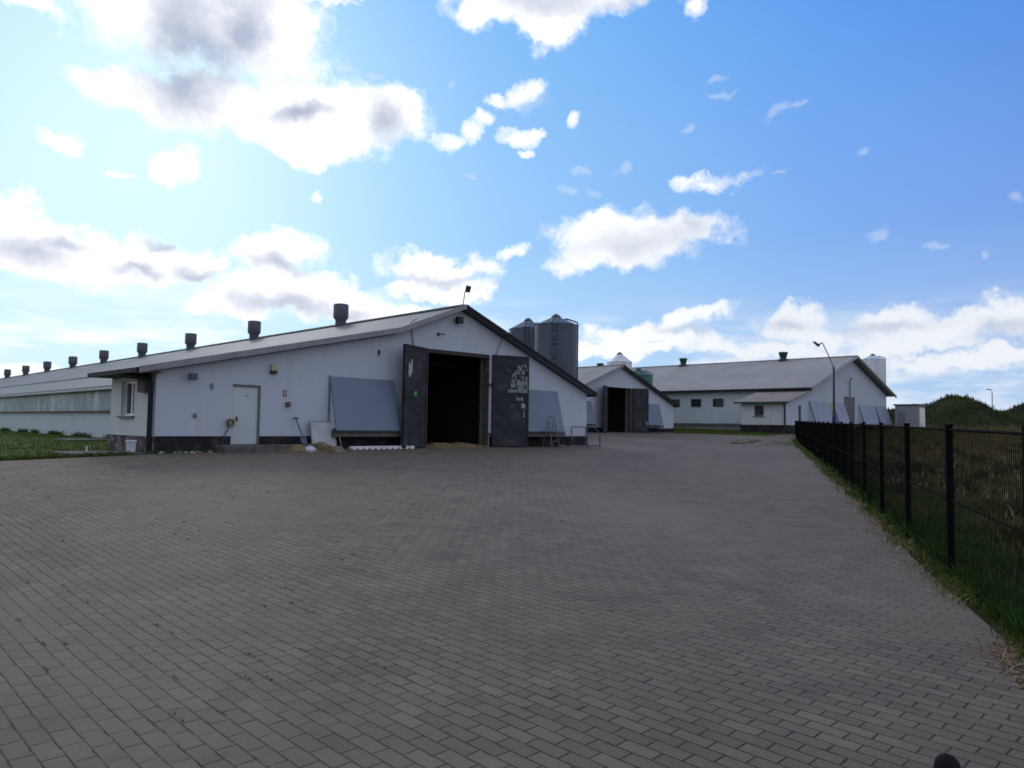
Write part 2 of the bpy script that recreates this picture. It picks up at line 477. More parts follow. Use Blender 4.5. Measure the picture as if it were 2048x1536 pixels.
# ------------------------------------------------------------------ sky: procedural clouds by azimuth and elevation (degrees; x, y, half width, half height, turn)
CLOUDS = [(-23.18,27.39,7.58,3.84,0),(-26.87,21.64,3.94,1.4,0),(-18.21,25.91,3.41,2.34,0),(-22.59,21.42,6.07,2.0,0),(-14.78,21.95,7.03,2.61,6),(-10.09,23.22,2.76,1.75,0),(-16.55,19.89,3.99,1.16,0),(-34.47,25.54,4.34,0.93,0),(2.97,30.46,7.77,1.77,0),(2.8,28.76,2.31,1.38,0),(8.11,30.46,4.31,1.27,0),(-3.0,29.93,1.99,1.36,0),(14.07,29.87,0.98,0.84,0),(-16.15,29.49,3.32,0.36,0),(-12.03,30.04,1.15,0.36,0),(-32.19,17.89,1.24,0.73,-20),(-25.57,17.36,1.67,1.38,0),(-4.98,21.29,1.41,0.59,0),(-3.54,21.97,0.79,0.69,0),(-2.45,22.66,0.79,0.38,0),(0.14,21.78,1.42,0.63,0),(1.6,22.04,0.79,0.35,0),(0.75,20.63,0.71,0.32,0),(0.49,24.59,1.82,0.67,25),(-1.29,24.09,0.95,0.41,0),(4.54,22.98,0.39,0.58,0),(-15.09,16.66,0.51,0.32,-20),(-33.58,12.7,3.13,1.44,-10),(-31.02,12.29,2.02,1.29,0),(-33.49,10.81,4.08,1.33,0),(-26.75,11.16,4.06,1.63,0),(-23.19,10.67,1.98,1.05,0),(-18.25,11.74,3.25,1.37,0),(-16.57,9.38,6.1,1.39,0),(-11.77,8.34,7.47,1.05,-8),(-20.39,8.04,3.08,0.9,0),(-4.97,11.63,4.58,1.21,0),(-5.71,10.09,4.25,0.84,0),(-0.24,13.44,1.1,0.49,20),(9.01,14.15,5.74,1.84,0),(4.75,15.14,1.48,0.74,0),(13.72,14.9,2.67,1.44,0),(4.0,12.27,1.87,0.68,0),(7.87,12.87,3.46,1.04,0),(14.64,18.05,2.21,0.6,0),(13.53,18.37,1.27,0.35,0),(13.55,7.91,3.5,0.67,6),(10.19,7.38,4.53,0.83,0),(21.17,8.31,1.87,0.93,15),(21.0,7.35,2.55,0.79,0),(26.39,7.83,2.5,0.9,0),(29.28,6.83,4.74,1.01,0),(34.1,8.11,2.01,1.08,10),(33.27,6.94,3.54,0.97,0),(-28.82,16.36,0.97,0.26,0),(-33.15,2.93,4.08,0.32,0),(8.68,6.25,7.61,0.69,0),(17.88,5.79,5.29,0.59,0),(32.13,4.72,6.97,0.72,0),(26.22,5.93,6.27,0.69,0)]
WISPS = [(8.52,19.05,0.66,0.5,0),(5.29,19.2,0.7,0.36,0),(4.13,17.88,0.78,0.36,-20),(6.28,17.64,0.93,0.32,0),(15.75,24.97,0.66,0.26,0),(16.11,24.03,1.1,0.2,0),(20.15,22.34,0.98,0.33,20),(21.44,22.8,0.89,0.19,20),(26.46,13.29,0.63,0.47,0),(30.24,12.18,0.64,0.33,0),(19.96,18.57,0.63,0.2,20),(13.52,21.68,0.67,0.27,20),(34.64,14.83,0.59,0.31,0),(25.57,19.19,0.45,0.26,30),(32.94,11.41,0.28,0.26,0),(-3.16,18.95,0.63,0.21,0),(-5.26,25.03,0.35,0.23,0),(-11.11,25.29,0.76,0.29,0),(17.91,18.34,1.07,0.28,10),(1.09,24.19,1.58,0.67,0),(-22.8,18.1,1.01,0.4,0)]
CORES = [(-23.93,25.29,3.16,2.88,-20),(-21.09,26.86,1.91,1.96,0),(-25.66,23.27,1.94,1.54,0),(-16.98,22.1,2.24,0.56,8),(-16.03,20.97,1.1,0.81,0),(-10.06,22.37,1.46,1.49,0),(-12.88,21.11,1.5,0.61,0),(-34.03,10.73,2.82,0.95,-6),(-31.55,11.24,1.71,0.65,0),(-27.18,9.99,1.79,0.51,-5),(-23.67,10.2,1.38,0.42,8),(-25.83,11.88,1.33,0.44,-5),(-17.71,11.31,2.13,0.65,-10),(-17.27,8.68,3.56,0.66,0),(-12.89,8.29,2.22,0.45,0),(9.78,13.76,3.81,1.03,3),(13.91,14.71,1.11,0.72,0),(2.97,30.46,4.38,0.92,0),(26.86,7.29,2.79,0.41,0),(20.66,7.61,1.37,0.29,0),(33.81,6.59,1.61,0.48,0),(-4.96,11.06,2.72,0.34,0),(13.55,7.53,2.58,0.26,0),(8.12,30.3,2.35,0.55,0)]
CORES = [c for i, c in enumerate(CORES) if i not in (4, 6)] + [(CORES[0][0] - .8, CORES[0][1] - 2.6, 2.9, 2.2, 0)]
CLOUDS[7] = (CLOUDS[7][0] - 1.2, CLOUDS[7][1] + .3, CLOUDS[7][2] * .78, CLOUDS[7][3] * .85, 0)
SUN_AZ, SUN_EL = -24.0, 27.0
def build_world():
    w = bpy.data.worlds.new('World'); scene.world = w; w.use_nodes = True
    nt = w.node_tree; bg = nt.nodes['Background']
    sky = N(nt, 'ShaderNodeTexSky', sky_type='NISHITA')
    sky.sun_disc = False; sky.sun_elevation = R(SUN_EL)
    sun_dir = (F0 * math.cos(R(SUN_AZ)) + R0 * math.sin(R(SUN_AZ)))
    sky.sun_rotation = math.atan2(sun_dir.x, sun_dir.y)
    sky.air_density = 1.0; sky.dust_density = 1.6; sky.ozone_density = 2.0; sky.altitude = 100
    tc = N(nt, 'ShaderNodeTexCoord'); D = tc.outputs['Generated']
    def dot(vec, v):
        n = N(nt, 'ShaderNodeVectorMath', operation='DOT_PRODUCT'); L(nt, vec, n.inputs[0]); n.inputs[1].default_value = v; return n.outputs['Value']
    r_, f_, z_ = dot(D, R0), dot(D, F0), dot(D, (0, 0, 1))
    az = math_(nt, 'MULTIPLY', math_(nt, 'ARCTAN2', r_, f_), 180 / math.pi)
    el = math_(nt, 'MULTIPLY', math_(nt, 'ARCSINE', z_), 180 / math.pi)
    cx = N(nt, 'ShaderNodeCombineXYZ'); L(nt, az, cx.inputs[0]); L(nt, el, cx.inputs[1])
    ns = []
    for sc, amp, det in ((5.0, 6.5, 5), (17.0, 3.2, 7)):
        n1 = N(nt, 'ShaderNodeTexNoise', inp={'Scale': sc, 'Detail': det, 'Roughness': .62}); L(nt, D, n1.inputs['Vector'])
        s = N(nt, 'ShaderNodeVectorMath', operation='SUBTRACT'); L(nt, n1.outputs['Color'], s.inputs[0]); s.inputs[1].default_value = (.5, .5, .5)
        m = N(nt, 'ShaderNodeVectorMath', operation='MULTIPLY'); L(nt, s.outputs[0], m.inputs[0]); m.inputs[1].default_value = (amp, amp, 0)
        ns.append(m.outputs[0])
    def warp(parts):
        o = cx.outputs[0]
        for p in parts:
            a = N(nt, 'ShaderNodeVectorMath', operation='ADD'); L(nt, o, a.inputs[0]); L(nt, p, a.inputs[1]); o = a.outputs[0]
        return o
    wbig = warp(ns); 
    half = N(nt, 'ShaderNodeVectorMath', operation='SCALE'); L(nt, ns[1], half.inputs[0]); half.inputs['Scale'].default_value = .9
    wsm = warp([half.outputs[0]])
    def field(lst, co):
        """smallest normalised distance to the listed blobs"""
        cur = None
        for (x, y, a, b, r) in lst:
            m = N(nt, 'ShaderNodeTexGradient', gradient_type='SPHERICAL')
            tm = m.texture_mapping; tm.vector_type = 'TEXTURE'; tm.translation = (x, y, 0); tm.rotation = (0, 0, R(r)); tm.scale = (a * 2.2, b * 2.2, 1)
            L(nt, co, m.inputs['Vector'])
            if cur is None: cur = m.outputs['Fac']
            else:
                s = N(nt, 'ShaderNodeMath', operation='SMOOTH_MAX', inp={2: .1}); L(nt, cur, s.inputs[0]); L(nt, m.outputs['Fac'], s.inputs[1]); cur = s.outputs[0]
        return math_(nt, 'MULTIPLY', math_(nt, 'SUBTRACT', 1.0, cur), 2.2)
    fine = N(nt, 'ShaderNodeTexNoise', inp={'Scale': 26, 'Detail': 8, 'Roughness': .66}); L(nt, D, fine.inputs['Vector'])
    fo = math_(nt, 'MULTIPLY', math_(nt, 'SUBTRACT', fine.outputs['Fac'], .5), 1.5)
    big_l = [(c[0], c[1], c[2] * .94, c[3] * .92, c[4]) for c in CLOUDS if c[2] * c[3] > 1.6]; small_l = [c for c in CLOUDS if c[2] * c[3] <= 1.6]
    dist = math_(nt, 'ADD', field(big_l, wbig), fo)
    cls = ramp(nt, math_(nt, 'MULTIPLY', math_(nt, 'ADD', field(small_l, wsm), math_(nt, 'MULTIPLY', fo, 1.9)), .6), [(.16, .92), (.46, .50), (.78, 0)])
    cl = ramp(nt, math_(nt, 'MULTIPLY', dist, .6), [(.40, 1), (.54, .80), (.66, .32), (.80, 0)])
    cl = math_(nt, 'MAXIMUM', cl, cls)
    wisp = ramp(nt, math_(nt, 'MULTIPLY', math_(nt, 'ADD', field(WISPS, wsm), fo), .6), [(.20, .26), (.75, 0)])
    mott = math_(nt, 'MULTIPLY', math_(nt, 'SUBTRACT', noise(nt, D, 11, 6, .6), .5), 1.8)
    core = ramp(nt, math_(nt, 'MULTIPLY', math_(nt, 'ADD', field([(c_[0], c_[1], c_[2] * 1.25, c_[3] * 1.25, c_[4]) for c_ in CORES], wsm), math_(nt, 'ADD', mott, math_(nt, 'MULTIPLY', fo, .3))), .6), [(.12, 1), (.38, .70), (.60, .30), (.95, 0)])
    for nn in nt.nodes:
        if nn.type == 'VALTORGB': nn.color_ramp.interpolation = 'EASE' if len(nn.color_ramp.elements) < 4 else 'LINEAR'
    # thin high veil and cloud added out of view to brighten walls and paving
    veil = noise(nt, D, 3.0, 6, .6, .6)
    hi = math_(nt, 'MAXIMUM', ramp(nt, math_(nt, 'DIVIDE', el, 90), [(.43, 0), (.50, 1)]), ramp(nt, math_(nt, 'DIVIDE', math_(nt, 'ABSOLUTE', az), 180), [(.22, 0), (.27, 1)]))
    back = math_(nt, 'MULTIPLY', ramp(nt, veil, [(.40, 0), (.54, .95)]), hi)
    # streaky pale cloud low over the horizon
    st = N(nt, 'ShaderNodeMapping', inp={'Scale': (1, 1, 5)}); L(nt, D, st.inputs['Vector'])
    streak = math_(nt, 'MULTIPLY', ramp(nt, noise(nt, st.outputs[0], 6, 7, .62), [(.44, 0), (.60, 1)]), ramp(nt, math_(nt, 'DIVIDE', el, 20), [(.0, .75), (.28, .65), (.5, 0)]))
    # sky colour
    hsv = N(nt, 'ShaderNodeHueSaturation', inp={'Saturation': 1.18, 'Value': 1.0}); L(nt, sky.outputs[0], hsv.inputs['Color'])
    sa = dot(D, tuple(sun_dir * math.cos(R(SUN_EL)) + Vector((0, 0, math.sin(R(SUN_EL))))))
    near = ramp(nt, sa, [(.70, 0), (.985, 1)])
    base = hsv.outputs[0]
    # aureole: forward-scattered light round the sun
    base = mixc(nt, near, base, (7.4, 9.6, 10.6), 'MIX') if False else base
    SKYK['aureole'] = (sa, near)
    low = math_(nt, 'MULTIPLY', ramp(nt, math_(nt, 'DIVIDE', el, 40), [(.0, 1), (.12, .68), (.35, .25), (.75, 0)]), .9)
    hz_dir = F0 * math.cos(R(-32)) + R0 * math.sin(R(-32))
    sh_ = dot(D, tuple(hz_dir * math.cos(R(13)) + Vector((0, 0, math.sin(R(13))))))
    tint = ramp(nt, sh_, [(.30, (.055, .21, .76)), (.60, (.11, .35, .91)), (.86, (.19, .51, .98)), (.92, (.26, .60, 1.0)), (.955, (.36, .71, 1.0)), (.99, (.53, .85, 1.0)), (1.0, (.60, .90, 1.0))])
    tk = N(nt, 'ShaderNodeVectorMath', operation='SCALE'); L(nt, tint, tk.inputs[0]); tk.inputs['Scale'].default_value = 10
    base = mixc(nt, .9, base, tk.outputs[0])
    base = mixc(nt, low, base, mixc(nt, ramp(nt, sh_, [(.62, 0), (.96, 1)]), SKYK['low'], SKYK['low2']))
    k = 1 / SKYK['strength']
    white = tuple(x * k for x in SKYK['white']); grey = tuple(x * k for x in SKYK['grey']); far = tuple(x * k for x in SKYK['far'])
    sunlit = mixc(nt, ramp(nt, sa, [(.70, 0), (.95, 1)]), far, white)
    ccol = mixc(nt, math_(nt, 'MULTIPLY', core, ramp(nt, sa, [(.90, .58), (.985, .95)])), sunlit, grey)
    c = mixc(nt, wisp, base, far)
    c = mixc(nt, streak, c, sunlit)
    c = mixc(nt, back, c, tuple(x * k for x in SKYK['back']))
    c = mixc(nt, cl, c, ccol)
    L(nt, c, bg.inputs['Color']); bg.inputs['Strength'].default_value = SKYK['strength']
    sd = bpy.data.lights.new('sun', 'SUN'); sd.energy = SKYK['sun']; sd.angle = R(14); sd.color = (1, .95, .88)
    so = bpy.data.objects.new('sun', sd); COL.objects.link(so)
    d = -(sun_dir * math.cos(R(SUN_EL)) + Vector((0, 0, math.sin(R(SUN_EL)))))
    so.rotation_euler = d.to_track_quat('-Z', 'Y').to_euler(); so.location = (0, 0, 30)
SKYK = dict(strength=.1, low=(5.6, 7.4, 9.2), low2=(7.2, 9.4, 10.3), back=(.95, .93, .90), aur=(7.5, 9.8, 10.6), aur_k=.85, white=(1.25, 1.25, 1.25), grey=(.44, .50, .66), far=(.86, .90, .96), sun=.5)
build_world()

# ------------------------------------------------------------------ camera
cam = bpy.data.cameras.new('camera'); co = bpy.data.objects.new('camera', cam); COL.objects.link(co); scene.camera = co
pitch, roll = R(3.17), math.atan(.015)
F = F0 * math.cos(pitch) + Vector((0, 0, math.sin(pitch))); U0 = -F0 * math.sin(pitch) + Vector((0, 0, math.cos(pitch)))
Uc = U0 * math.cos(roll) - R0 * math.sin(roll); Rc = R0 * math.cos(roll) + U0 * math.sin(roll)
Mc = Matrix((Rc, Uc, -F)).transposed().to_4x4(); Mc.translation = EYE
co.matrix_world = Mc
cam.sensor_width = 36; cam.lens = 1479 / 2048 * 36; cam.clip_end = 5000; cam.clip_start = .05
cam.dof.use_dof = True; cam.dof.focus_distance = 3.4; cam.dof.aperture_fstop = 5.6
scene.view_settings.view_transform = 'Standard'; scene.view_settings.look = 'None'; scene.view_settings.exposure = 0; scene.view_settings.gamma = 1
scene.cycles.use_denoising = True
scene.cycles.max_bounces = 6

# ------------------------------------------------------------------ ground
def ground_sheet():
    xs = sorted(set([round(x, 2) for x in np.concatenate([np.arange(-40, 125, 2.5), 125 + 6 * 1.35 ** np.arange(0, 18), -40 - 6 * 1.35 ** np.arange(0, 18)])]))
    ys = sorted(set([round(x, 2) for x in np.concatenate([np.arange(-45, 110, 2.5), 110 + 6 * 1.35 ** np.arange(0, 18), -45 - 6 * 1.35 ** np.arange(0, 18)])]))
    X, Y = np.meshgrid(xs, ys, indexing='ij'); z = gza(np.c_[X.ravel(), Y.ravel()]) - .05
    nx, ny = X.shape
    V = np.c_[X.ravel(), Y.ravel(), z]
    i = np.arange(nx - 1)[:, None] * ny + np.arange(ny - 1)[None, :]; i = i.ravel()
    Fq = np.c_[i, i + ny, i + ny + 1, i + 1]
    o = raw_mesh('ground', V, Fq, 'field_soil', 4); o.data.polygons.foreach_set('use_smooth', [True] * len(Fq)); tag(o, kind='structure')
ground_sheet()

def flat_region(name, poly, mat, dz, step=1.0, kind='structure'):
    """a sheet over the terrain inside a polygon"""
    def inside(x, y):
        c = False; j = len(poly) - 1
        for i in range(len(poly)):
            (xi, yi), (xj, yj) = poly[i], poly[j]
            if (yi > y) != (yj > y) and x < (xj - xi) * (y - yi) / (yj - yi) + xi: c = not c
            j = i
        return c
    bd = []
    for i in range(len(poly)):
        a, b = Vector(poly[i]), Vector(poly[(i + 1) % len(poly)]); k = max(1, int((b - a).length / step))
        bd += [a.lerp(b, t / k) for t in range(k)]
    nb = len(bd); pts = list(bd)
    xs = [p[0] for p in poly]; ys = [p[1] for p in poly]
    x = min(xs) + .37
    while x < max(xs):
        y = min(ys) + .41
        while y < max(ys):
            if inside(x, y) and min((Vector((x, y)) - q).length for q in bd) > step * .4: pts.append(Vector((x, y)))
            y += step
        x += step
    vs, es, fs, *_ = delaunay_2d_cdt(pts, [(i, (i + 1) % nb) for i in range(nb)], [], 1, 1e-4)
    z = gza([(p.x, p.y) for p in vs]) + dz
    me = bpy.data.meshes.new(name); me.from_pydata([(p.x, p.y, z[i]) for i, p in enumerate(vs)], [], [tuple(f) for f in fs]); me.update()
    bm = bmesh.new(); bm.from_mesh(me)
    for f in bm.faces:
        if f.normal.z < 0: f.normal_flip()
        f.smooth = True
    bm.to_mesh(me); bm.free()
    me.materials.append(MATS[mat]); o = bpy.data.objects.new(name, me); COL.objects.link(o); tag(o, kind=kind); return o
def fence_pt(Y, side=0):
    X = .353 * Y + 1.8 + side
    return (R0.x * X + F0.x * Y, R0.y * X + F0.y * Y)
yard = [(-40, 19.85), (6.55, 19.85), (6.9, 20.3), (24.6, 20.3), (25.5, 21), (25.5, 33.8), (52.1, 33.8), (50.6, 32.8), (52.4, 30.9), (53.7, 28.6), (54.6, 26.9), (58.2, 27.2), (81.5, 27.2), (81.5, 25), (60, 25.6),
        fence_pt(57, -.1), fence_pt(40, -.2), fence_pt(28, -.12), fence_pt(20, -.25), fence_pt(14, -.16), fence_pt(9, -.2), fence_pt(5, -.12), fence_pt(0, -.15), fence_pt(-12, -.15), (-40, -14)]
flat_region('pavement', yard, 'concrete_pavers', 0.0, 1.0)
flat_region('lawn', [(-60, 19.86), (6.54, 19.86), (6.9, 20.35), (6.95, 24), (10.1, 24), (10.1, 112), (-60, 112)], 'lawn_soil', -.012, 2.0)
flat_region('grass_strip', [(52.12, 33.8), (50.62, 32.8), (52.42, 30.92), (53.72, 28.62), (54.62, 26.92), (58.2, 27.22), (58.25, 31.2), (62.3, 31.3), (62.3, 80), (52.12, 80)], 'lawn_soil', -.012, 2.0)
# brown concrete pad and a slab in the lawn
pad = MB(); pad.box(5.0, 6.9, 20.0, 21.7, .55, .655); tag(pad.build('corner_pad', 'concrete_dark', bevel=.01), kind='structure')
tag(MB().box(7.7, 9.4, 31.0, 33.2, .6, .71).build('lawn_slab', 'concrete_dark', bevel=.01), kind='structure')

# ------------------------------------------------------------------ barns
def roof_slab(x0, z0, x1, z1, y0, y1, t):
    """a sheet sloping in x, thickness t downwards"""
    return MB().prism_y([(x0, z0 - t), (x1, z1 - t), (x1, z1), (x0, z0)], y0, y1)

def vent_mesh(mb, x, y, z, k=1.0):
    mb.lathe(x, y, [(.235 * k, z - .3), (.235 * k, z + .20 * k), (.30 * k, z + .27 * k), (.325 * k, z + .34 * k), (.325 * k, z + .86 * k), (.30 * k, z + .90 * k), (.12, z + .92 * k)], 20)
    return mb

# ---- barn in front
GX0, GXR, GX1, GV, GE = 6.97, 17.35, 24.55, 20.25, 110.0
barn1 = thing('poultry_barn', 'long white barn in front with nine grey roof vents and wide open steel doors', 'barn', (17.35, 20.25, .6), 'white poultry barns')
ZB = .45
prof = [(GX0, ZB), (GX1, ZB), (GX1, 2.86), (GXR, 5.62), (14.46, 4.46), (GX0, 2.78)]
wall = MB().prism_y(prof, GV, GV + .25)
wall.build('wall', 'wall_white', barn1, cuts=[(15.83, 18.82, 19, 21, .2, 4.11), (9.04, 9.79, 19, 21, .2, 2.48)])
side = MB().prism_x([(GV + .25, ZB), (23.9, ZB), (23.9, 2.78), (GV + .25, 2.78)], GX0, GX0 + .25)
side.build('annex_wall', 'wall_cream', barn1, cuts=[(6, 8, 21.9, 23.0, 1.60, 2.58)])
MB().prism_y([(GX0 + .25, ZB), (14.46, ZB), (14.46, 4.44), (GX0 + .25, 2.81)], 23.65, 23.9).build('annex_wall', 'wall_cream', barn1)
MB().box(10.2, 10.45, 23.9, GE, ZB, 1.80).build('side_wall', 'wall_side', barn1)
MB().box(10.2, 10.45, 23.9, GE, 2.88, 2.98).build('side_wall', 'fascia_grey', barn1)
MB().box(24.3, 24.55, GV + .25, GE, ZB, 2.86).build('side_wall', 'wall_side', barn1)
MB().prism_y([(10.2, ZB), (24.55, ZB), (24.55, 2.86), (GXR, 5.6), (10.2, 2.9)], GE - .25, GE).build('rear_wall', 'wall_side', barn1)
# window band closed by a film curtain
cur = MB()
nseg = 120
vs = []; fs = []
for i in range(nseg + 1):
    y = 23.9 + (GE - 24.3) * i / nseg
    for j, z in enumerate((1.86, 2.1, 2.35, 2.6, 2.86)):
        vs.append((10.16 - .035 * math.sin(i * 2.1 + j) * math.sin(math.pi * j / 4) - .03, y, z))
for i in range(nseg):
    for j in range(4):
        a = i * 5 + j; fs.append((a, a + 1, a + 6, a + 5))
cur.add(vs, fs, True); cu = cur.build('curtain', 'curtain_film', barn1)
MB().box(10.06, 10.2, 23.9, GE, 1.79, 1.845).build('curtain_rail', 'fascia_dark', barn1)
MB().box(10.06, 10.2, 23.9, GE, 2.85, 2.90).build('curtain_rail', 'fascia_dark', barn1)
MB().box(10.02, 10.2, 28.6, 28.66, ZB, 1.79).build('cable_duct', 'fascia_grey', barn1)
# plinth
zP = 1.07
for a, b in ((GX0 - .0, 9.0), (9.84, 15.80), (18.86, GX1)):
    MB().box(a, b, GV - .02, GV - .001, ZB, zP).build('plinth', 'plinth_tar', barn1)
MB().box(GX0 - .03, GX0 - .001, GV, 23.9, ZB, zP - .02).build('plinth', 'plinth_worn', barn1)
MB().box(GX1 + .001, GX1 + .02, GV - .02, GE, ZB, zP).build('plinth', 'plinth_tar', barn1)
# roofs
t = .07
sl = (5.72 - 2.86) / (24.75 - GXR)
rr_ = roof_slab(GXR, 5.76, 24.75, 2.90, GV - .32, GE + .3, t).build('roof', 'roof_sheet', barn1)
zl = lambda x: 5.76 - .386 * (GXR - x)
rl = roof_slab(14.42, zl(14.42), GXR, 5.76, GV - .32, GE + .3, t)
rl.prism_y([(12.5, zl(12.5) - t), (14.42, zl(14.42) - t), (14.42, zl(14.42)), (12.5, zl(12.5))], 23.8, GE + .3)
rl.box(GXR - .16, GXR + .16, GV - .33, GE + .31, 5.735, 5.79)
roofL = rl.build('roof', 'roof_sheet', barn1)
roof_slab(9.85, zl(9.85) - .07, 12.6, zl(12.6) - .07, 23.95, GE + .3, .05).build('lower_roof', 'roof_lower', barn1)
ra = roof_slab(6.45, 2.84, 14.5, 4.64, GV - .32, 24.05, .08)
ra.build('annex_roof', 'roof_sheet', barn1)
# barge boards and gutters
MB().prism_y([(6.42, 2.68), (14.5, 4.50), (GXR, 5.64), (GXR, 5.80), (14.46, 4.67), (6.42, 2.85)], GV - .36, GV - .325).build('barge_board', 'fascia_grey', barn1)
MB().prism_y([(GXR, 5.64), (24.82, 2.80), (24.82, 2.92), (GXR, 5.80)], GV - .36, GV - .325).build('barge_board', 'gutter_dark', barn1)
MB().box(6.36, 6.46, GV - .34, 24.08, 2.70, 2.82).build('gutter', 'gutter_dark', barn1)
MB().box(6.47, GX0 - .002, GV - .3, 24.0, 2.70, 2.745).build('soffit', 'soffit_brown', barn1)
MB().box(24.76, 24.86, GV - .3, GE, 2.76, 2.88).build('gutter', 'gutter_dark', barn1)
MB().tube([(6.42, 21.4, 2.72), (6.5, 21.1, 2.66), (6.80, 20.42, 2.58), (6.87, 20.33, 2.45), (6.87, 20.33, .62)], .065).build('downpipe', 'gutter_dark', barn1)
# roof vents
for i in range(9):
    y = 28.1 + 8.29 * i
    v = vent_mesh(MB(), GXR - .12, y, 5.73 + .02)
    v.build('roof_vent', 'vent_grey', roofL)
# annex window
wf = MB()
for (a, b, c, d) in ((21.9, 23.0, 1.6, 1.66), (21.9, 23.0, 2.52, 2.58), (21.9, 21.96, 1.66, 2.52), (22.94, 23.0, 1.66, 2.52), (22.42, 22.50, 1.66, 2.52)):
    wf.box(7.09, 7.16, a, b, c, d)
win = wf.build('window', 'white_frame', barn1)
MB().box(7.12, 7.135, 21.95, 22.95, 1.65, 2.53).build('pane', 'glass_dark', win)
MB().box(6.88, 7.08, 21.82, 23.06, 1.54, 1.595).build('sill', 'brown_sill', win)
# service door
sd = MB().box(9.05, 9.78, GV + .015, GV + .06, .84, 2.47).build('door', 'door_white', barn1, bevel=.004)
MB().box(9.14, 9.17, GV - .035, GV + .01, 1.5, 1.62).build('handle', 'black', sd)
MB().box(9.38, 9.50, GV + .008, GV + .014, 2.2, 2.23).build('door_plate', 'fascia_grey', sd)
fr = MB().box(9.02, 9.83, GV - .03, GV - .003, 2.47, 2.53); fr.box(9.78, 9.83, GV - .03, GV - .003, .84, 2.47)
fr.build('door_frame', 'door_trim', barn1)
# doorway lining
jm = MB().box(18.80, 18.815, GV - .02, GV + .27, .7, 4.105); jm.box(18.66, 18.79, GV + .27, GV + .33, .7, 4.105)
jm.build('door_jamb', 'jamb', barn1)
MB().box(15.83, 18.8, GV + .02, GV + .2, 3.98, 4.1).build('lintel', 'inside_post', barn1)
# big steel leaves
def leaf(root, hx, hy, ang, sgn, w, z0, z1, mat='door_steel'):
    M = Matrix.Translation((hx, hy, 0)) @ Matrix.Rotation(ang, 4, 'Z')
    m = MB()
    m.box(0, w, -.03, .03, z0, z1, M)
    for (a, b, c, d) in ((0, w, z0, z0 + .07), (0, w, z1 - .07, z1), (0, .06, z0, z1), (w - .06, w, z0, z1), (0, w, (z0 + z1) / 2 - .035, (z0 + z1) / 2 + .035)):
        m.box(a, b, -.055, .055, c, d, M)
    o = m.build('door_leaf', mat, root)
    return o, M
A1 = R(180 + 23); l1, M1 = leaf(barn1, 15.81, 20.19, A1, 1, 1.5, .70, 4.10)
A2 = R(-20); l2, M2 = leaf(barn1, 18.95, 20.19, A2, 1, 1.5, .70, 4.12)
# rusty hinge edge and hinges
e1 = MB().box(-.02, .02, -.06, .06, .72, 4.08, M1); e1.build('edge_strip', 'rust_brown', l1)
for z in (1.1, 2.95):
    MB().box(18.74, 19.02, GV - .07, GV - .005, z, z + .09).build('hinge', 'fascia_dark', l2)
    MB().box(15.6, 15.86, GV - .07, GV - .005, z, z + .09).build('hinge', 'fascia_dark', l1)
MB().box(.50, .64, .0655, .068, 2.42, 2.56, M1).build('sticker', 'sticker_green', l1) if False else None
# faces towards the yard: local +y for leaf one is away from the wall? both tested by the sign of the normal
def outside(M): return 1 if (M.to_3x3() @ Vector((0, 1, 0))).y < 0 else -1
s1, s2 = outside(M1), outside(M2)
def on_leaf(M, s, x0, x1, z0, z1, d=.062, dt=.006):
    a, b = sorted((s * d, s * (d + dt))); return MB().box(x0, x1, a, b, z0, z1, M)
# torn sheets on the leaves: irregular flakes of paper
def flakes(M, s, x0, x1, z0, z1, n, smin, smax, keep=lambda x, z: True):
    m = MB()
    k = 0
    while k < n:
        x, z = random.uniform(x0, x1), random.uniform(z0, z1)
        if not keep(x, z): continue
        k += 1
        q = random.randint(5, 8); r = random.uniform(smin, smax); st = random.uniform(1, 2.2)
        ring = []
        for i in range(q):
            a = 2 * math.pi * i / q; rr = r * random.uniform(.5, 1.2)
            ring.append((min(x1, max(x0, x + rr * math.cos(a))), min(z1, max(z0, z + st * rr * math.sin(a)))))
        d = .0600 + .0004 * k / n + random.uniform(0, .0012)
        vs = [M @ Vector((px, s * d, pz)) for px, pz in ring] + [M @ Vector((px, s * (d + .0015), pz)) for px, pz in ring]
        m.add(vs, [tuple(range(q)), tuple(range(2 * q - 1, q - 1, -1))] + [(i, (i + 1) % q, (i + 1) % q + q, i + q) for i in range(q)])
    return m
random.seed(5)
flakes(M2, s2, .98, 1.43, 2.72, 3.22, 30, .05, .13).build('paper', 'paper_pale', l2)
flakes(M2, s2, .50, 1.43, 2.75, 3.86, 30, .03, .09).build('paper', 'fascia_dark', l2)
flakes(M2, s2, 1.15, 1.43, 3.2, 3.8, 16, .02, .08).build('paper', 'fascia_grey', l2)
flakes(M2, s2, .62, 1.0, 2.72, 2.84, 16, .06, .09).build('paper', 'paper_pale', l2)
flakes(M2, s2, .72, .98, 2.9, 3.6, 22, .025, .07, lambda x, z: abs(x - (.78 + .25 * (z - 2.9))) < .09).build('paper', 'paper_pale', l2)
flakes(M2, s2, 1.0, 1.18, 3.4, 3.75, 9, .03, .07).build('paper', 'paper_pale', l2)
flakes(M2, s2, .95, 1.28, 2.42, 2.56, 12, .02, .035).build('paper_scrap', 'paper_white', l2)
flakes(M2, s2, 1.18, 1.34, 2.12, 2.32, 12, .02, .045).build('paper_scrap', 'paper_white', l2)
flakes(M2, s2, 1.28, 1.33, 1.62, 2.1, 12, .015, .03).build('paper_scrap', 'paper_white', l2)
flakes(M1, s1, 1.05, 1.32, 3.0, 3.62, 16, .03, .09, lambda x, z: abs(x - (1.25 - .25 * (z - 3.0))) < .1).build('paper', 'paper_white', l1)
flakes(M1, s1, .74, .92, 2.40, 2.58, 7, .03, .07).build('sticker', 'sticker_green', l1)
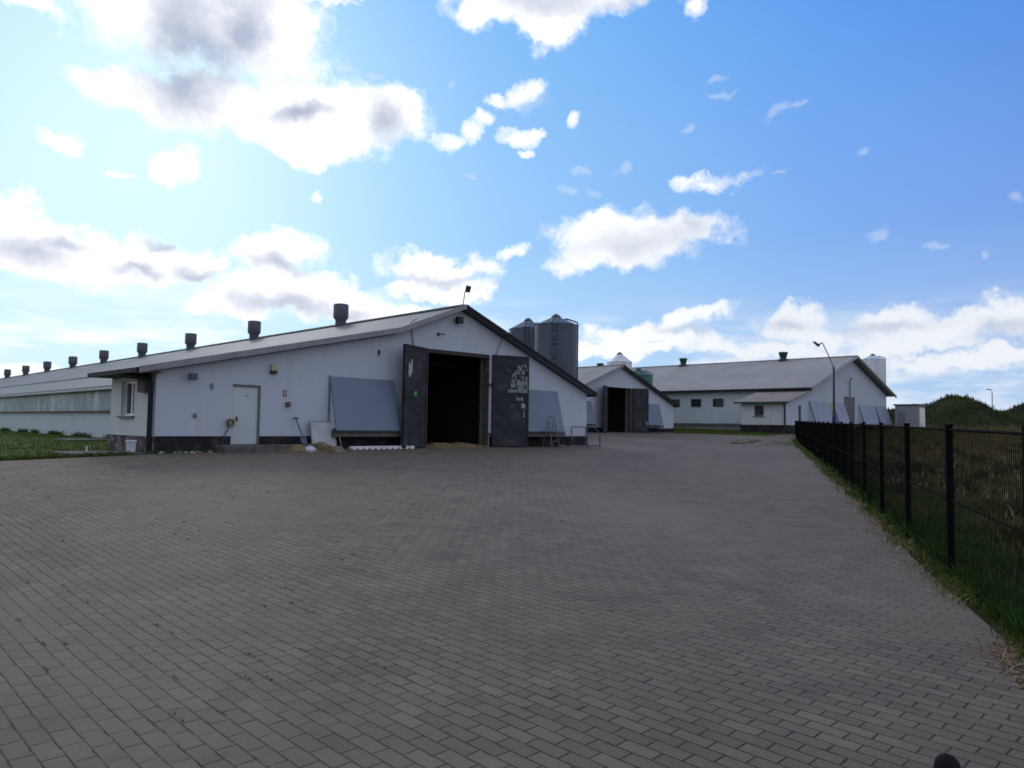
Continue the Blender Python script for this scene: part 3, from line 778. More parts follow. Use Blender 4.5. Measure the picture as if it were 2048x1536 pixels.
# interior
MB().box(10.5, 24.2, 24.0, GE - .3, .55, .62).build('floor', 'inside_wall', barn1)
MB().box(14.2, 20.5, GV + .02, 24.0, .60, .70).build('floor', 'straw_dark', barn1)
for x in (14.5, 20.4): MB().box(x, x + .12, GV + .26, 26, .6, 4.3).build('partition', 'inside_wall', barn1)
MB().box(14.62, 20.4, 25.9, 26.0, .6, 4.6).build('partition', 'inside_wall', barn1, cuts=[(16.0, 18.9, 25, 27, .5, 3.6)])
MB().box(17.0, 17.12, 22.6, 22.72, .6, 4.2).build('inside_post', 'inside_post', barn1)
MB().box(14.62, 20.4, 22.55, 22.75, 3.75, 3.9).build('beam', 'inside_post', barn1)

# hoods over the air inlets
def hood(root, x0, x1, yw, zt, zb, out, ledge=True, mat='hood_panel'):
    M = None
    p = MB()
    p.prism_x([(yw - .05, zt), (yw - .02, zt), (yw - out + .02, zb), (yw - out - .01, zb)], x0, x1)
    o = p.build('hood', mat, root)
    c = MB()
    for x in (x0 + .01, x1 - .03):
        MB().prism_x([(yw - .001, zt - .1), (yw - out * .80, zb + .05), (yw - .001, zb + .05)], x, x + .02).build('hood_cheek', 'wall_white', o)
    if ledge:
        MB().box(x0 - .03, x1 + .03, yw - out - .02, yw - .003, zb - .045, zb - .005).build('hood_foot', 'fascia_dark', o)
        MB().box(x0 - .05, x1 + .12, yw - out * .9, yw - .022, zb - .20, zb - .06).build('ledge', 'concrete_dark', root)
    return o
hood(barn1, 12.09, 14.47, GV, 2.92, 1.26, .46)
hood(barn1, 20.25, 22.61, GV, 2.90, 1.26, .46)
MB().box(12.05, 12.10, GV - .06, GV - .003, .7, 2.95).build('hood_side_strip', 'fascia_grey', barn1)
# cables on the gable
MB().tube([(15.12, GV - .34, 5.02), (15.12, GV - .05, 4.95), (15.2, GV - .04, 4.5), (15.26, GV - .04, 4.12)], .022).build('cable_pipe', 'fascia_grey', barn1)
MB().tube([(19.45, GV - .04, 4.78), (19.22, GV - .04, 4.35), (19.15, GV - .04, 4.12)], .018).build('cable_pipe', 'fascia_grey', barn1)

def mast_lamp(name, label, x, y, z0, h, dx, group=None):
    t_ = thing(name, label, 'floodlight', (x, y, z0), group)
    MB().tube([(x, y, z0), (x + .08, y, z0 + h * .8), (x + .1, y, z0 + h * .9), (x + .1 + dx * .6, y, z0 + h)], .018).build('mast', 'galv_dark', t_)
    M = Matrix.Translation((x + .12 + dx, y - .04, z0 + h + .03)) @ Matrix.Rotation(R(20), 4, 'X')
    MB().box(-.09, .09, -.05, .05, -.12, .12, M).build('lamp_head', 'green_dark', t_, bevel=.01)
    return t_
mast_lamp('mast_floodlight', 'small floodlight on a thin bent mast above the front gable peak', GXR + .03, GV - .1, 5.72, .66, .08)

def wall_fixture(name, label, cat, boxes, loc):
    t_ = thing(name, label, cat, loc)
    for (pn, b, mat, bv) in boxes: MB().box(*b).build(pn, mat, t_, bevel=bv)
    return t_
wall_fixture('floodlight', 'black floodlight under the peak of the front gable', 'floodlight',
             [('bracket', (17.18, 17.26, GV - .10, GV - .002, 5.22, 5.28), 'black', 0), ('lamp_head', (17.05, 17.30, GV - .26, GV - .10, 5.10, 5.34), 'black', .015)], (17.2, GV, 5.2))
wall_fixture('wall_lamp', 'dark wall lamp high on the annex end of the front gable', 'wall lamp',
             [('bracket', (7.80, 7.88, GV - .12, GV - .002, 2.70, 2.76), 'black', 0), ('lamp_head', (7.74, 7.94, GV - .26, GV - .12, 2.58, 2.76), 'vent_grey', .02)], (7.85, GV, 2.6))
wall_fixture('alarm_siren', 'yellow alarm siren with black base on the front gable', 'alarm',
             [('housing', (10.11, 10.28, GV - .12, GV - .002, 2.97, 3.17), 'yellowish', .02), ('base', (10.10, 10.28, GV - .13, GV - .002, 2.89, 2.965), 'black', .01)], (10.2, GV, 3.0))
wall_fixture('meter_box', 'brown metal box on the annex side wall next to the downpipe', 'box',
             [('housing', (6.80, 6.96, 20.62, 21.16, 2.22, 2.68), 'brown_box', .012), ('lid', (6.785, 6.797, 20.66, 21.12, 2.26, 2.64), 'soffit_brown', 0)], (6.9, 20.9, 2.3))
wall_fixture('fire_sign', 'small red sign on the wall right of the white door', 'sign',
             [('plate', (10.54, 10.65, GV - .012, GV - .002, 2.24, 2.43), 'red', 0), ('symbol', (10.575, 10.615, GV - .016, GV - .0125, 2.28, 2.39), 'wall_white', 0)], (10.6, GV, 2.3))
wall_fixture('alarm_button', 'dark red call box on the wall below the small red sign', 'call box',
             [('housing', (10.62, 10.76, GV - .08, GV - .002, 1.94, 2.08), 'brown_box', .015), ('button', (10.665, 10.715, GV - .095, GV - .081, 1.985, 2.035), 'red', 0)], (10.7, GV, 2.0))
wall_fixture('wall_socket', 'small grey socket on the wall left of the white door', 'socket',
             [('housing', (7.95, 8.03, GV - .05, GV - .002, 1.57, 1.68), 'concrete_dark', .01), ('cover', (7.96, 8.02, GV - .06, GV - .051, 1.6, 1.65), 'fascia_grey', 0)], (8, GV, 1.6))
wall_fixture('wall_bracket', 'rusty iron bracket on the gable above the open doorway', 'bracket',
             [('plate', (16.28, 16.40, GV - .012, GV - .002, 4.60, 4.70), 'fascia_dark', 0), ('arm', (16.32, 16.36, GV - .22, GV - .012, 4.62, 4.66), 'fascia_dark', 0), ('arm', (16.36, 16.5, GV - .22, GV - .18, 4.62, 4.655), 'fascia_dark', 0)], (16.3, GV, 4.6))
wall_fixture('wall_bracket', 'short grey bracket on the gable above the leaning hood', 'bracket',
             [('plate', (13.83, 13.90, GV - .012, GV - .002, 3.70, 3.90), 'fascia_dark', 0), ('arm', (13.85, 13.88, GV - .12, GV - .012, 3.80, 3.84), 'fascia_dark', 0)], (13.85, GV, 3.7))
# arm lamp at the right rake
al = thing('wall_lamp', 'lamp on a short arm under the right slope of the front gable', 'wall lamp', (19.36, GV, 4.9))
MB().tube([(19.45, GV - .01, 4.80), (19.45, GV - .25, 4.88), (19.2, GV - .55, 4.92)], .018).build('arm', 'fascia_dark', al)
MB().box(18.95, 19.22, GV - .66, GV - .5, 4.88, 4.95).build('lamp_head', 'fascia_dark', al, bevel=.015)
# number on the wall
ns_ = thing('number_sign', 'black house number eight on the white wall left of the door', 'sign', (8.42, GV, 2.4))
text_mesh('8', .25, 'digit', 'number_grey', Matrix.Translation((8.42, GV - .008, 2.42)) @ Matrix.Rotation(R(90), 4, 'X'), ns_, .004)
# hose reel with pipe
hr = thing('hose_reel', 'round hose reel on the wall beside the white door', 'hose reel', (8.95, GV, 1.4))
q = MB()
ring = [(8.95 + .09 * math.cos(a), GV - .07, 1.45 + .09 * math.sin(a)) for a in [i * math.pi / 8 for i in range(17)]]
q.tube(ring, .028); ring = [(p[0], p[1] - .05, p[2]) for p in ring]; q.tube(ring, .028); q.build('hose', 'straw_dark', hr)
MB().tube([(8.93, GV - .05, 1.36), (8.87, GV - .04, 1.2), (8.79, GV - .04, 1.07), (8.76, GV - .06, .85)], .014).build('hose_tail', 'fascia_dark', hr)

# ---- things standing in front of the gable
g = lambda x, y: gz(x, y)
st = MB().box(8.55, 11.6, 19.55, 20.225, .5, .83); tag(st.build('door_step', 'concrete_dark', bevel=.015), 'long low concrete step in front of the white door', 'step')
sh = thing('shovel', 'shovel with a T handle leaning on the wall right of the white door', 'shovel', (10.95, 19.9, .83))
MB().tube([(11.02, 19.86, 1.02), (10.93, 20.16, 1.60)], .018).build('shaft', 'steel_blue', sh)
MB().tube([(10.85, 20.16, 1.62), (11.01, 20.16, 1.60)], .022).build('grip', 'steel_blue', sh)
M = Matrix.Translation((11.03, 19.83, .94)) @ Matrix.Rotation(R(-24), 4, 'X')
MB().prism_y([(-.09, .12), (-.1, -.06), (0, -.13), (.1, -.06), (.09, .12)], -.008, .008).build('blade', 'steel_blue', sh).matrix_basis = Matrix.Translation(M.translation - sh.location) @ Matrix.Rotation(R(-24), 4, 'X') @ Matrix.Translation(sh.location) 
gp = thing('leaning_panel', 'pale grey board leaning on the wall left of the tilted hood', 'board', (11.8, 19.95, .66))
M = Matrix.Translation((11.78, 19.90, .66)) @ Matrix.Rotation(R(-14), 4, 'X')
MB().box(-.40, .38, -.02, .0, 0, .86, M).build('sheet', 'grey_panel', gp)
fm = MB()
for b in ((-.43, -.40, -.03, .01, 0, .89), (.38, .41, -.03, .01, 0, .89), (-.40, .38, -.03, .01, .86, .89)): fm.box(*b, M)
fm.build('frame', 'fascia_grey', gp)
MB().tube([(12.2, 19.62, .66), (12.28, 20.15, 1.62)], .02).build('pole', 'brown_sill', tag(thing('wooden_pole', 'thin brown pole leaning between the grey board and the hood', 'pole', (12.2, 19.7, .66))))
# straw heap with a bag
def heap(x0, y0, rx, ry, h, seed, mat, name, parent, base, rough=.35, nx=34, ny=22):
    r2 = np.random.default_rng(seed); vs = []; fs = []
    ph = r2.uniform(0, 6.28, 12)
    for i in range(nx + 1):
        for j in range(ny):
            rad = i / nx; a = 2 * math.pi * j / ny
            edge = 1 + .18 * math.sin(2 * a + ph[0]) + .12 * math.sin(5 * a + ph[1])
            x = x0 + rx * rad * edge * math.cos(a); y = y0 + ry * rad * edge * math.sin(a)
            lump = .5 + .5 * math.sin(x * 5.1 + ph[2]) * math.sin(y * 6.3 + ph[3]) + .3 * math.sin(x * 11 + ph[4]) + r2.uniform(-.12, .12)
            z = base + h * max(0, (1 - rad ** 2)) * (.75 + rough * lump) - (.03 if i == nx else 0)
            vs.append((x, y, z))
    for i in range(nx):
        for j in range(ny):
            a = i * ny + j; b = i * ny + (j + 1) % ny
            fs.append((a, a + ny, b + ny, b))
    return MB().add(vs, fs, True).build(name, mat, parent)
sp = thing('straw_heap', 'heap of yellow straw with a white bag by the grey board', 'straw heap', (11.2, 19.6, .65))
heap(11.45, 19.65, .55, .38, .22, 3, 'straw', 'straw', sp, .66)
heap(10.75, 19.6, .50, .34, .17, 4, 'straw_dark', 'straw', sp, .66)
heap(11.85, 19.35, .30, .24, .24, 5, 'straw', 'straw', sp, .62)
heap(10.95, 19.35, .22, .18, .17, 6, 'bucket_white', 'bag', sp, .66, .5)
pts = np.c_[rng.normal(11.3, .5, 1500), rng.normal(19.45, .22, 1500)]
ob = blades('straw_stalks', pts, .62 + .20 * np.exp(-((pts[:, 0] - 11.35) / .6) ** 2 - ((pts[:, 1] - 19.62) / .3) ** 2), .10, .012, 'blade_straw', 2.0)
del ob['kind']; ob.parent = sp; ob.matrix_parent_inverse = Matrix.Translation(-sp.location)
# white slatted trough on the ground
tr = thing('slatted_trough', 'low white slatted trough on the ground under the left hood', 'trough', (13.7, 19.6, .62))
n_ = 11
for i in range(n_):
    x = 12.66 + 2.2 * i / (n_ - 1)
    MB().add([(x - .085, 19.62, .66), (x + .06, 19.62, .66), (x + .10, 19.62, .745), (x - .03, 19.62, .775), (x - .10, 19.62, .73),
              (x - .085, 19.84, .66), (x + .06, 19.84, .66), (x + .10, 19.84, .745), (x - .03, 19.84, .775), (x - .10, 19.84, .73)],
             [(0, 1, 2, 3, 4), (9, 8, 7, 6, 5)] + [(k, (k + 1) % 5, (k + 1) % 5 + 5, k + 5) for k in range(5)]).build('slat', 'tray_white', tr, bevel=.012)
MB().box(12.55, 14.97, 19.66, 19.8, .62, .68).build('runner', 'fascia_dark', tr)
# doorway straw
flat = heap(17.3, GV + .35, 1.55, .75, .13, 12, 'straw_dark', 'straw_litter', None, .66, .8)
tag(flat, kind='stuff')
pts = np.c_[rng.uniform(15.95, 18.7, 2200), rng.uniform(20.1, 21.6, 2200)]
blades('straw_litter', pts, .68 + .03 * rng.random(2200), .07, .012, 'blade_straw', 2.0)
# step ladder
ld = thing('step_ladder', 'narrow grey step ladder standing in front of the right hood', 'ladder', (21.5, 19.6, .65))
for sx in (0, .34):
    MB().tube([(21.30 + sx * 1.2, 19.25, .66), (21.36 + sx, 19.55, 1.78)], .018).build('rail', 'door_trim', ld)
    MB().tube([(21.32 + sx * 1.2, 19.78, .66), (21.36 + sx, 19.58, 1.62)], .014).build('rear_leg', 'door_trim', ld)
for k in range(4):
    z = .88 + .24 * k; f = (z - .66) / 1.12
    MB().box(21.31 + .04 * f, 21.70 - .02 * f, 19.25 + .30 * f - .04, 19.25 + .30 * f + .04, z, z + .025).build('rung', 'door_trim', ld)
MB().tube([(21.36, 19.55, 1.78), (21.45, 19.55, 1.84), (21.60, 19.55, 1.84), (21.70, 19.55, 1.78)], .018).build('hoop', 'door_trim', ld)
# hand rail
hrl = thing('guard_rail', 'blue grey pipe railing at the right corner of the front barn', 'railing', (24, 19.85, .64))
for x in (23.12, 24.02, 24.16): MB().tube([(x, 19.85, .62), (x, 19.85, 1.46)], .02).build('post', 'steel_blue', hrl)
MB().tube([(24.98, 19.85, .62), (24.98, 19.85, 1.22)], .028).build('post', 'steel_blue', hrl)
MB().tube([(23.10, 19.85, 1.46), (24.55, 19.85, 1.46), (24.98, 19.85, 1.20)], .02).build('top_rail', 'steel_blue', hrl)
MB().tube([(23.6, 19.85, .68), (25.0, 19.85, .68)], .02).build('bottom_rail', 'steel_blue', hrl)
# bucket
bk = thing('bucket', 'white plastic bucket on the pad at the annex corner', 'bucket', (6.45, 20.35, .66))
MB().lathe(6.45, 20.35, [(.10, .66), (.125, .93), (.135, .94), (.135, .965), (.12, .965), (.095, .69)], 24).build('body', 'bucket_white', bk)
MB().tube([(6.45 + .135 * math.cos(a), 20.35, .95 + .1 * math.sin(a)) for a in [math.pi * i / 8 for i in range(9)]], .004, 5).build('handle', 'fascia_grey', bk)
# white marker stake in the lawn
mk = MB().tube([(5.62, 21.0, .5), (5.60, 21.0, .80)], .022).build('marker_stake', 'bucket_white'); tag(mk, 'short white marker stake in the lawn near the barn corner', 'stake')

# ---- barn in the middle (same build, no annex)
D2 = (44.75 - GXR, 33.7 - GV, .36)
barn2 = thing('poultry_barn', 'white barn in the middle distance with its dark door open', 'barn', (44.75, 33.7, .95), 'white poultry barns')
def sh2(p): return p
x0, xr, x1, v0, ve, z_ = 37.55, 44.75, 51.97, 33.7, 118.0, .7
MB().prism_y([(x0, z_), (x1, z_), (x1, 3.22), (xr, 6.0), (x0, 3.22)], v0, v0 + .25).build('wall', 'wall_white', barn2, cuts=[(43.17, 46.15, 32, 35, .5, 4.42)])
MB().box(x0, x0 + .25, v0 + .25, ve, z_, 3.22).build('side_wall', 'wall_side', barn2)
MB().box(x1 - .25, x1, v0 + .25, ve, z_, 3.22).build('side_wall', 'wall_side', barn2)
MB().prism_y([(x0, z_), (x1, z_), (x1, 3.22), (xr, 6.0), (x0, 3.22)], ve, ve + .25).build('rear_wall', 'wall_side', barn2)
roof_slab(xr, 6.12, x1 + .25, 3.32, v0 - .3, ve + .3, .07).build('roof', 'roof_far', barn2)
rl2 = MB().prism_y([(x0 - .25, 3.25), (xr, 6.05), (xr, 6.12), (x0 - .25, 3.32)], v0 - .3, ve + .3); rl2.box(xr - .15, xr + .15, v0 - .31, ve + .31, 6.10, 6.145)
rl2.build('roof', 'roof_far', barn2)
MB().prism_y([(xr, 5.97), (x1 + .3, 3.16), (x1 + .3, 3.33), (xr, 6.16)], v0 - .34, v0 - .305).build('barge_board', 'gutter_dark', barn2)
MB().prism_y([(x0 - .3, 3.16), (xr, 5.97), (xr, 6.16), (x0 - .3, 3.33)], v0 - .34, v0 - .305).build('barge_board', 'fascia_grey', barn2)
MB().box(x1 + .24, x1 + .34, v0 - .3, ve, 3.18, 3.30).build('gutter', 'gutter_dark', barn2)
for a, b in ((x0, 43.12), (46.2, x1)): MB().box(a, b, v0 - .02, v0 - .001, z_, 1.42).build('plinth', 'plinth_tar', barn2)
MB().box(x1 + .001, x1 + .02, v0 - .02, ve, z_, 1.42).build('plinth', 'plinth_tar', barn2)
l3, M3 = leaf(barn2, 43.15, v0 - .06, R(180 + 28), 1, 1.5, 1.12, 4.44)
l4, M4 = leaf(barn2, 46.35, v0 - .06, R(-14), 1, 1.5, 1.12, 4.44)
jm = MB().box(46.12, 46.14, v0, v0 + .27, 1.0, 4.42); jm.box(45.84, 46.11, v0 + .27, v0 + .33, 1.0, 4.42); jm.build('door_jamb', 'jamb', barn2)
MB().box(46.16, 46.3, v0 - .06, v0 - .003, 1.1, 4.40).build('door_post', 'fascia_dark', barn2)
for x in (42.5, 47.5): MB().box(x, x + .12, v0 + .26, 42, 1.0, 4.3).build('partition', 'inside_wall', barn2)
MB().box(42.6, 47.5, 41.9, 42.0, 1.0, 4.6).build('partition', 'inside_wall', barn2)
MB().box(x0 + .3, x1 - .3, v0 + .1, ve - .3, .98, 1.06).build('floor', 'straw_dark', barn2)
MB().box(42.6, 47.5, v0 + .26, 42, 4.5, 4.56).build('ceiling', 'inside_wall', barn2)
hood(barn2, 47.5, 49.85, v0, 3.30, 1.66, .46)
hood(barn2, 38.9, 41.3, v0, 3.30, 1.66, .46)

# ---- large barn on the right
barn3 = thing('poultry_barn', 'large white barn on the right with a grey roof and side annex', 'barn', (71.9, 27.1, 1.1), 'white poultry barns')
x0, xr, x1, v0, ve, z_ = 62.37, 71.92, 81.3, 27.1, 112.0, .8
MB().prism_y([(58.32, z_), (x1, z_), (x1, 5.15), (xr, 8.35), (x0, 5.08), (x0 - .3, 4.78), (58.32, 3.72)], v0, v0 + .3).build('wall', 'wall_white', barn3,
        cuts=[(60.55, 61.1, 26, 28, .9, 3.5), (70.2, 72.9, 26, 28, .9, 4.6)])
MB().box(x0, x0 + .3, v0 + .3, ve, z_, 5.08).build('side_wall', 'wall_side', barn3, cuts=[(62, 63, y, y + 1.0, 3.55, 4.2) for y in (35.05, 37.4, 39.75, 42.1, 44.45, 46.8)])
MB().box(x1 - .3, x1, v0 + .3, ve, z_, 5.08).build('side_wall', 'wall_side', barn3)
MB().prism_y([(x0, z_), (x1, z_), (x1, 5.1), (xr, 8.3), (x0, 5.1)], ve, ve + .3).build('rear_wall', 'wall_side', barn3)
r3 = roof_slab(xr, 8.50, x1 + 1.0, 5.13, v0 - .6, ve + .3, .1).build('roof', 'roof_far', barn3)
m = MB().prism_y([(x0 - .45, 4.98), (xr, 8.40), (xr, 8.50), (x0 - .45, 5.08)], v0 - .6, ve + .3); m.box(xr - .2, xr + .2, v0 - .61, ve + .31, 8.47, 8.53)
r3l = m.build('roof', 'roof_far', barn3)
MB().prism_y([(xr, 8.28), (x1 + 1.1, 4.86), (x1 + 1.1, 5.14), (xr, 8.55)], v0 - .66, v0 - .605).build('barge_board', 'green_dark', barn3)
MB().prism_y([(x0 - .5, 4.9), (xr, 8.28), (xr, 8.55), (x0 - .5, 5.12)], v0 - .66, v0 - .605).build('barge_board', 'fascia_grey', barn3)
MB().box(x0 - .60, x0 - .46, v0 - .55, ve, 4.86, 5.04).build('gutter', 'gutter_dark', barn3)
# annex
MB().box(58.32, 58.62, v0 + .3, 31.1, z_, 3.72).build('annex_wall', 'wall_cream', barn3, cuts=[(58, 59, 29.05, 29.87, 2.58, 3.45)])
MB().prism_y([(58.62, z_), (x0, z_), (x0, 4.85), (58.62, 3.82)], 30.8, 31.1).build('annex_wall', 'wall_cream', barn3)
MB().prism_y([(57.9, 3.66), (x0 + .02, 4.78), (x0 + .02, 4.87), (57.9, 3.75)], v0 - .4, 31.5).build('annex_roof', 'roof_brown', barn3)
MB().box(57.78, 57.9, v0 - .4, 31.5, 3.60, 3.74).build('gutter', 'green_dark', barn3)
MB().tube([(58.0, v0 + .1, 3.62), (58.25, v0 + .12, 3.4), (58.25, v0 + .12, 1.2)], .06).build('downpipe', 'fascia_dark', barn3)
MB().box(58.27, 58.315, v0 - .03, 31.12, z_, 1.83).build('plinth', 'plinth_tar', barn3)
for a, b in ((58.32, 60.5), (61.15, 70.1), (73.0, x1)): MB().box(a, b, v0 - .04, v0 - .001, z_, 1.83).build('plinth', 'plinth_tar', barn3)
MB().box(62.33, 62.368, 31.12, ve, z_, 1.93).build('plinth', 'concrete_dark', barn3)
MB().box(62.22, 62.368, 31.5, ve, z_, 1.55).build('footing', 'concrete', barn3)
aw = MB()
for b in ((29.05, 29.87, 2.58, 2.64), (29.05, 29.87, 3.39, 3.45), (29.05, 29.11, 2.64, 3.39), (29.81, 29.87, 2.64, 3.39), (29.42, 29.50, 2.64, 3.39)): aw.box(58.36, 58.44, *b)
aw = aw.build('window', 'rust_brown', barn3); MB().box(58.40, 58.415, 29.1, 29.83, 2.63, 3.40).build('pane', 'glass_dark', aw)
MB().box(58.22, 58.31, 28.98, 29.95, 2.50, 2.57).build('sill', 'concrete', aw)
for y in (35.05, 37.4, 39.75, 42.1, 44.45, 46.8):
    wv = MB().prism_x([(y - .03, 3.5), (y + 1.03, 3.5), (y + 1.03, 4.25), (y - .03, 4.25)], 62.30, 62.365)
    wv = wv.build('window', 'green_dark', barn3, cuts=[(62, 63, y + .04, y + .96, 3.57, 4.18)])
    MB().box(62.45, 62.47, y, y + 1.0, 3.55, 4.2).build('pane', 'glass_dark', wv)
MB().box(60.56, 61.09, v0 + .06, v0 + .12, 1.0, 3.49).build('door', 'fascia_dark', barn3)
MB().box(70.22, 72.88, v0 + .06, v0 + .14, 1.1, 4.58).build('door', 'door_brown', barn3)
for a, b in ((62.6, 66.5), (67.6, 70.1), (73.7, 77.5), (78.1, 82.0)): hood(barn3, a, min(b, 81.2), v0, 3.96, 2.1, .62, mat='hood_far')
for (y, k) in ((33.6, 1.0), (45.2, 1.0), (57, 1), (69, 1)):
    vv = MB().lathe(xr - .25, y, [(.55, 8.35), (.50, 8.52), (.30, 8.58), (.33, 8.75), (.45, 9.15), (.47, 9.22), (.40, 9.24)], 16)
    vv.build('roof_vent', 'vent_green', r3l)
la = thing('wall_lamp', 'grey lamp on a curved arm above the brown barn door', 'wall lamp', (71.4, v0, 4.7))
MB().tube([(71.45, v0 - .1, 4.62), (71.45, v0 - .12, 5.9), (71.3, v0 - .2, 6.15), (70.8, v0 - .5, 6.3)], .05).build('arm', 'fascia_grey', la)
MB().box(70.45, 70.85, v0 - .62, v0 - .42, 6.26, 6.36).build('lamp_head', 'fascia_grey', la, bevel=.03)
wall_fixture('wall_sign', 'yellow green sign on the far barn wall behind the lamp post', 'sign',
             [('plate', (67.1, 67.65, v0 - .03, v0 - .004, 3.0, 3.85), 'yellowish', 0), ('rim', (67.05, 67.70, v0 - .02, v0 - .003, 2.95, 3.9), 'fascia_grey', 0)], (67.4, v0, 3.0))

# ------------------------------------------------------------------ silos
def silo(name, label, cx, cy, r, zg, zr, za, mat, matroof, band=True, pipe=None, group='feed silos between the barns'):
    t_ = thing(name, label, 'silo', (cx, cy, zg), group)
    prof = [(r, zg + 1.6)]
    z = zg + 1.6; st_ = .105
    while z < zr - st_:
        prof += [(r + .012, z + st_ * .25), (r, z + st_ * .5), (r - .012, z + st_ * .75), (r, z + st_)]; z += st_
    prof.append((r, zr))
    MB().lathe(cx, cy, prof, 40).build('body', mat, t_)
    MB().lathe(cx, cy, [(.25, zg + .5), (r, zg + 1.6)], 32).build('hopper', mat, t_)
    hr_ = MB(); n = 16; vs = [(cx, cy, za)]
    ring = [(cx + (r + .07) * math.cos(2 * math.pi * k / n), cy + (r + .07) * math.sin(2 * math.pi * k / n), zr - .02) for k in range(n)]
    ring2 = [(cx + .28 * math.cos(2 * math.pi * k / n), cy + .28 * math.sin(2 * math.pi * k / n), za) for k in range(n)]
    hr_.add(ring + ring2, [(k, (k + 1) % n, (k + 1) % n + n, k + n) for k in range(n)] + [tuple(range(n, 2 * n)), tuple(range(n))[::-1]])
    hr_.build('roof', matroof, t_)
    MB().lathe(cx, cy, [(.30, za - .04), (.30, za + .05), (.20, za + .14), (.07, za + .22), (.03, za + .23)], 16).build('cap', 'galv_dark', t_)
    for k in range(4):
        a = math.pi / 4 + k * math.pi / 2
        MB().tube([(cx + r * math.cos(a), cy + r * math.sin(a), zg - .2), (cx + r * math.cos(a), cy + r * math.sin(a), zg + 2.0)], .05).build('leg', 'galv_dark', t_)
    if band:   # ladder with its cage plates on the side that faces the yard
        a = R(band); c, s_ = math.cos(a), math.sin(a)
        tv = Vector((-s_, c, 0)); o = Vector((cx + (r + .10) * c, cy + (r + .10) * s_, 0))
        m_ = MB()
        for k in (-.17, .17): m_.tube([o + tv * k + Vector((0, 0, zg + .3)), o + tv * k + Vector((0, 0, zr + .05)), Vector((cx, cy, 0)) + Vector((c, s_, 0)) * .4 + tv * k + Vector((0, 0, za + .06))], .028)
        z = zg + .5
        while z < zr: m_.tube([o - tv * .17 + Vector((0, 0, z)), o + tv * .17 + Vector((0, 0, z))], .02, 5); z += .28
        m_.build('ladder', 'galv_dark', t_)
    if pipe is not None:
        a = R(pipe); c, s_ = math.cos(a), math.sin(a)
        e = r + .07
        pt = lambda q, z: (cx + q * c, cy + q * s_, z)
        MB().tube([pt(r * .38, zr + (za - zr) * .5), pt(r * .42, zr + (za - zr) * .8), pt(r * .50, zr + (za - zr) * .86), pt(r * .60, zr + (za - zr) * .80), pt(e - .06, zr + .22), pt(e, zr + .12), pt(e, zr - .1), pt(e, zg + .8)], .045, 10).build('fill_pipe', 'galv_dark', t_)
    return t_
HDG = 45.3
silo('feed_silo', 'nearest dark steel silo behind the front barn roof, the wider of the pair', 33.5, 30.1, 1.28, .8, 7.62, 8.1, 'galv', 'galv', 180 + 38, HDG - 84)
silo('feed_silo', 'dark steel silo half hidden behind the nearest silo', 36.2, 35.1, 1.28, .8, 8.05, 8.62, 'galv', 'galv', 180 + 40, HDG - 76)
silo('feed_silo', 'green painted silo behind the right roof slope of the middle barn', 57.0, 40.8, 1.3, 1.2, 6.3, 6.82, 'green_paint', 'green_dark', None, HDG - 80)
silo('feed_silo', 'pale galvanised silo top showing above the peak of the middle barn', 59.4, 44.8, 1.22, 1.2, 7.9, 8.7, 'galv_light', 'galv_light', None, None)
silo('feed_silo', 'pale galvanised silo standing behind the right end of the large barn', 86.0, 30.0, 1.22, 1.3, 9.35, 9.78, 'galv_light', 'galv_light', None, HDG - 100)
silo('feed_silo', 'grey silo top just behind the roof edge of the large barn', 88.0, 33.5, 1.1, 1.3, 9.2, 9.5, 'galv', 'galv', None, None)

# ------------------------------------------------------------------ lamp posts, kiosk
lp = thing('lamp_post', 'tall dark lamp post with an angled arm behind the fence', 'lamp post', (50.66, 20.2, .5))
MB().tube([(50.66, 20.2, .4), (50.66, 20.2, 5.75)], .095, 12, .065).build('pole', 'pole', lp)
MB().tube([(50.66, 20.2, 5.7), (50.55, 20.30, 6.1), (50.13, 20.72, 7.36)], .05, 8, .035).build('arm', 'pole_light', lp)
Rn = Matrix.Rotation(math.atan2(R0.y, R0.x), 4, 'Z')
M = Matrix.Translation((50.13, 20.72, 7.36)) @ Rn
MB().tube([M @ Vector((0, 0, 0)), M @ Vector((-.12, 0, .02)), M @ Vector((-.24, 0, -.1))], .04).build('bracket', 'green_dark', lp)
M = Matrix.Translation((49.93, 20.92, 7.22)) @ Rn @ Matrix.Rotation(R(35), 4, 'Y')
MB().prism_y([(-.42, -.02), (.06, -.09), (.08, .06), (-.40, .04)], -.1, .1).build('lamp_head', 'green_dark', lp).matrix_basis = Matrix.Translation(M.translation - Vector(lp.location)) @ M.to_3x3().to_4x4() @ Matrix.Translation(lp.location)
MB().lathe(50.66, 20.2, [(.14, 1.5), (.15, 2.1), (.12, 2.45)], 12).build('sleeve', 'blue', lp)
lp2 = thing('lamp_post', 'faint slender lamp post beyond the grassy mounds', 'lamp post', (139.8, 30.4, 1.4))
MB().tube([(139.8, 30.4, 1.2), (139.8, 30.4, 8.0), (139.7, 30.5, 8.3)], .07).build('pole', 'fascia_grey', lp2)
M = Matrix.Translation((139.5, 30.7, 8.4)) @ Rn
MB().box(-.45, .3, -.12, .12, -.06, .08, M).build('lamp_head', 'fascia_grey', lp2, bevel=.03)
ks = thing('kiosk', 'small grey utility kiosk with a thin green roof near the mounds', 'kiosk', (81.5, 25.5, 1.4))
M = Matrix.Translation((80.35, 24.83, 0))
MB().box(80.35, 82.3, 23.75, 25.95, 1.0, 4.05).build('body', 'kiosk_grey', ks)
MB().box(80.25, 82.45, 23.65, 26.1, 4.05, 4.18).build('roof', 'green_dark', ks)
MB().box(80.31, 80.348, 25.0, 25.7, 1.4, 3.4).build('door', 'fascia_grey', ks)
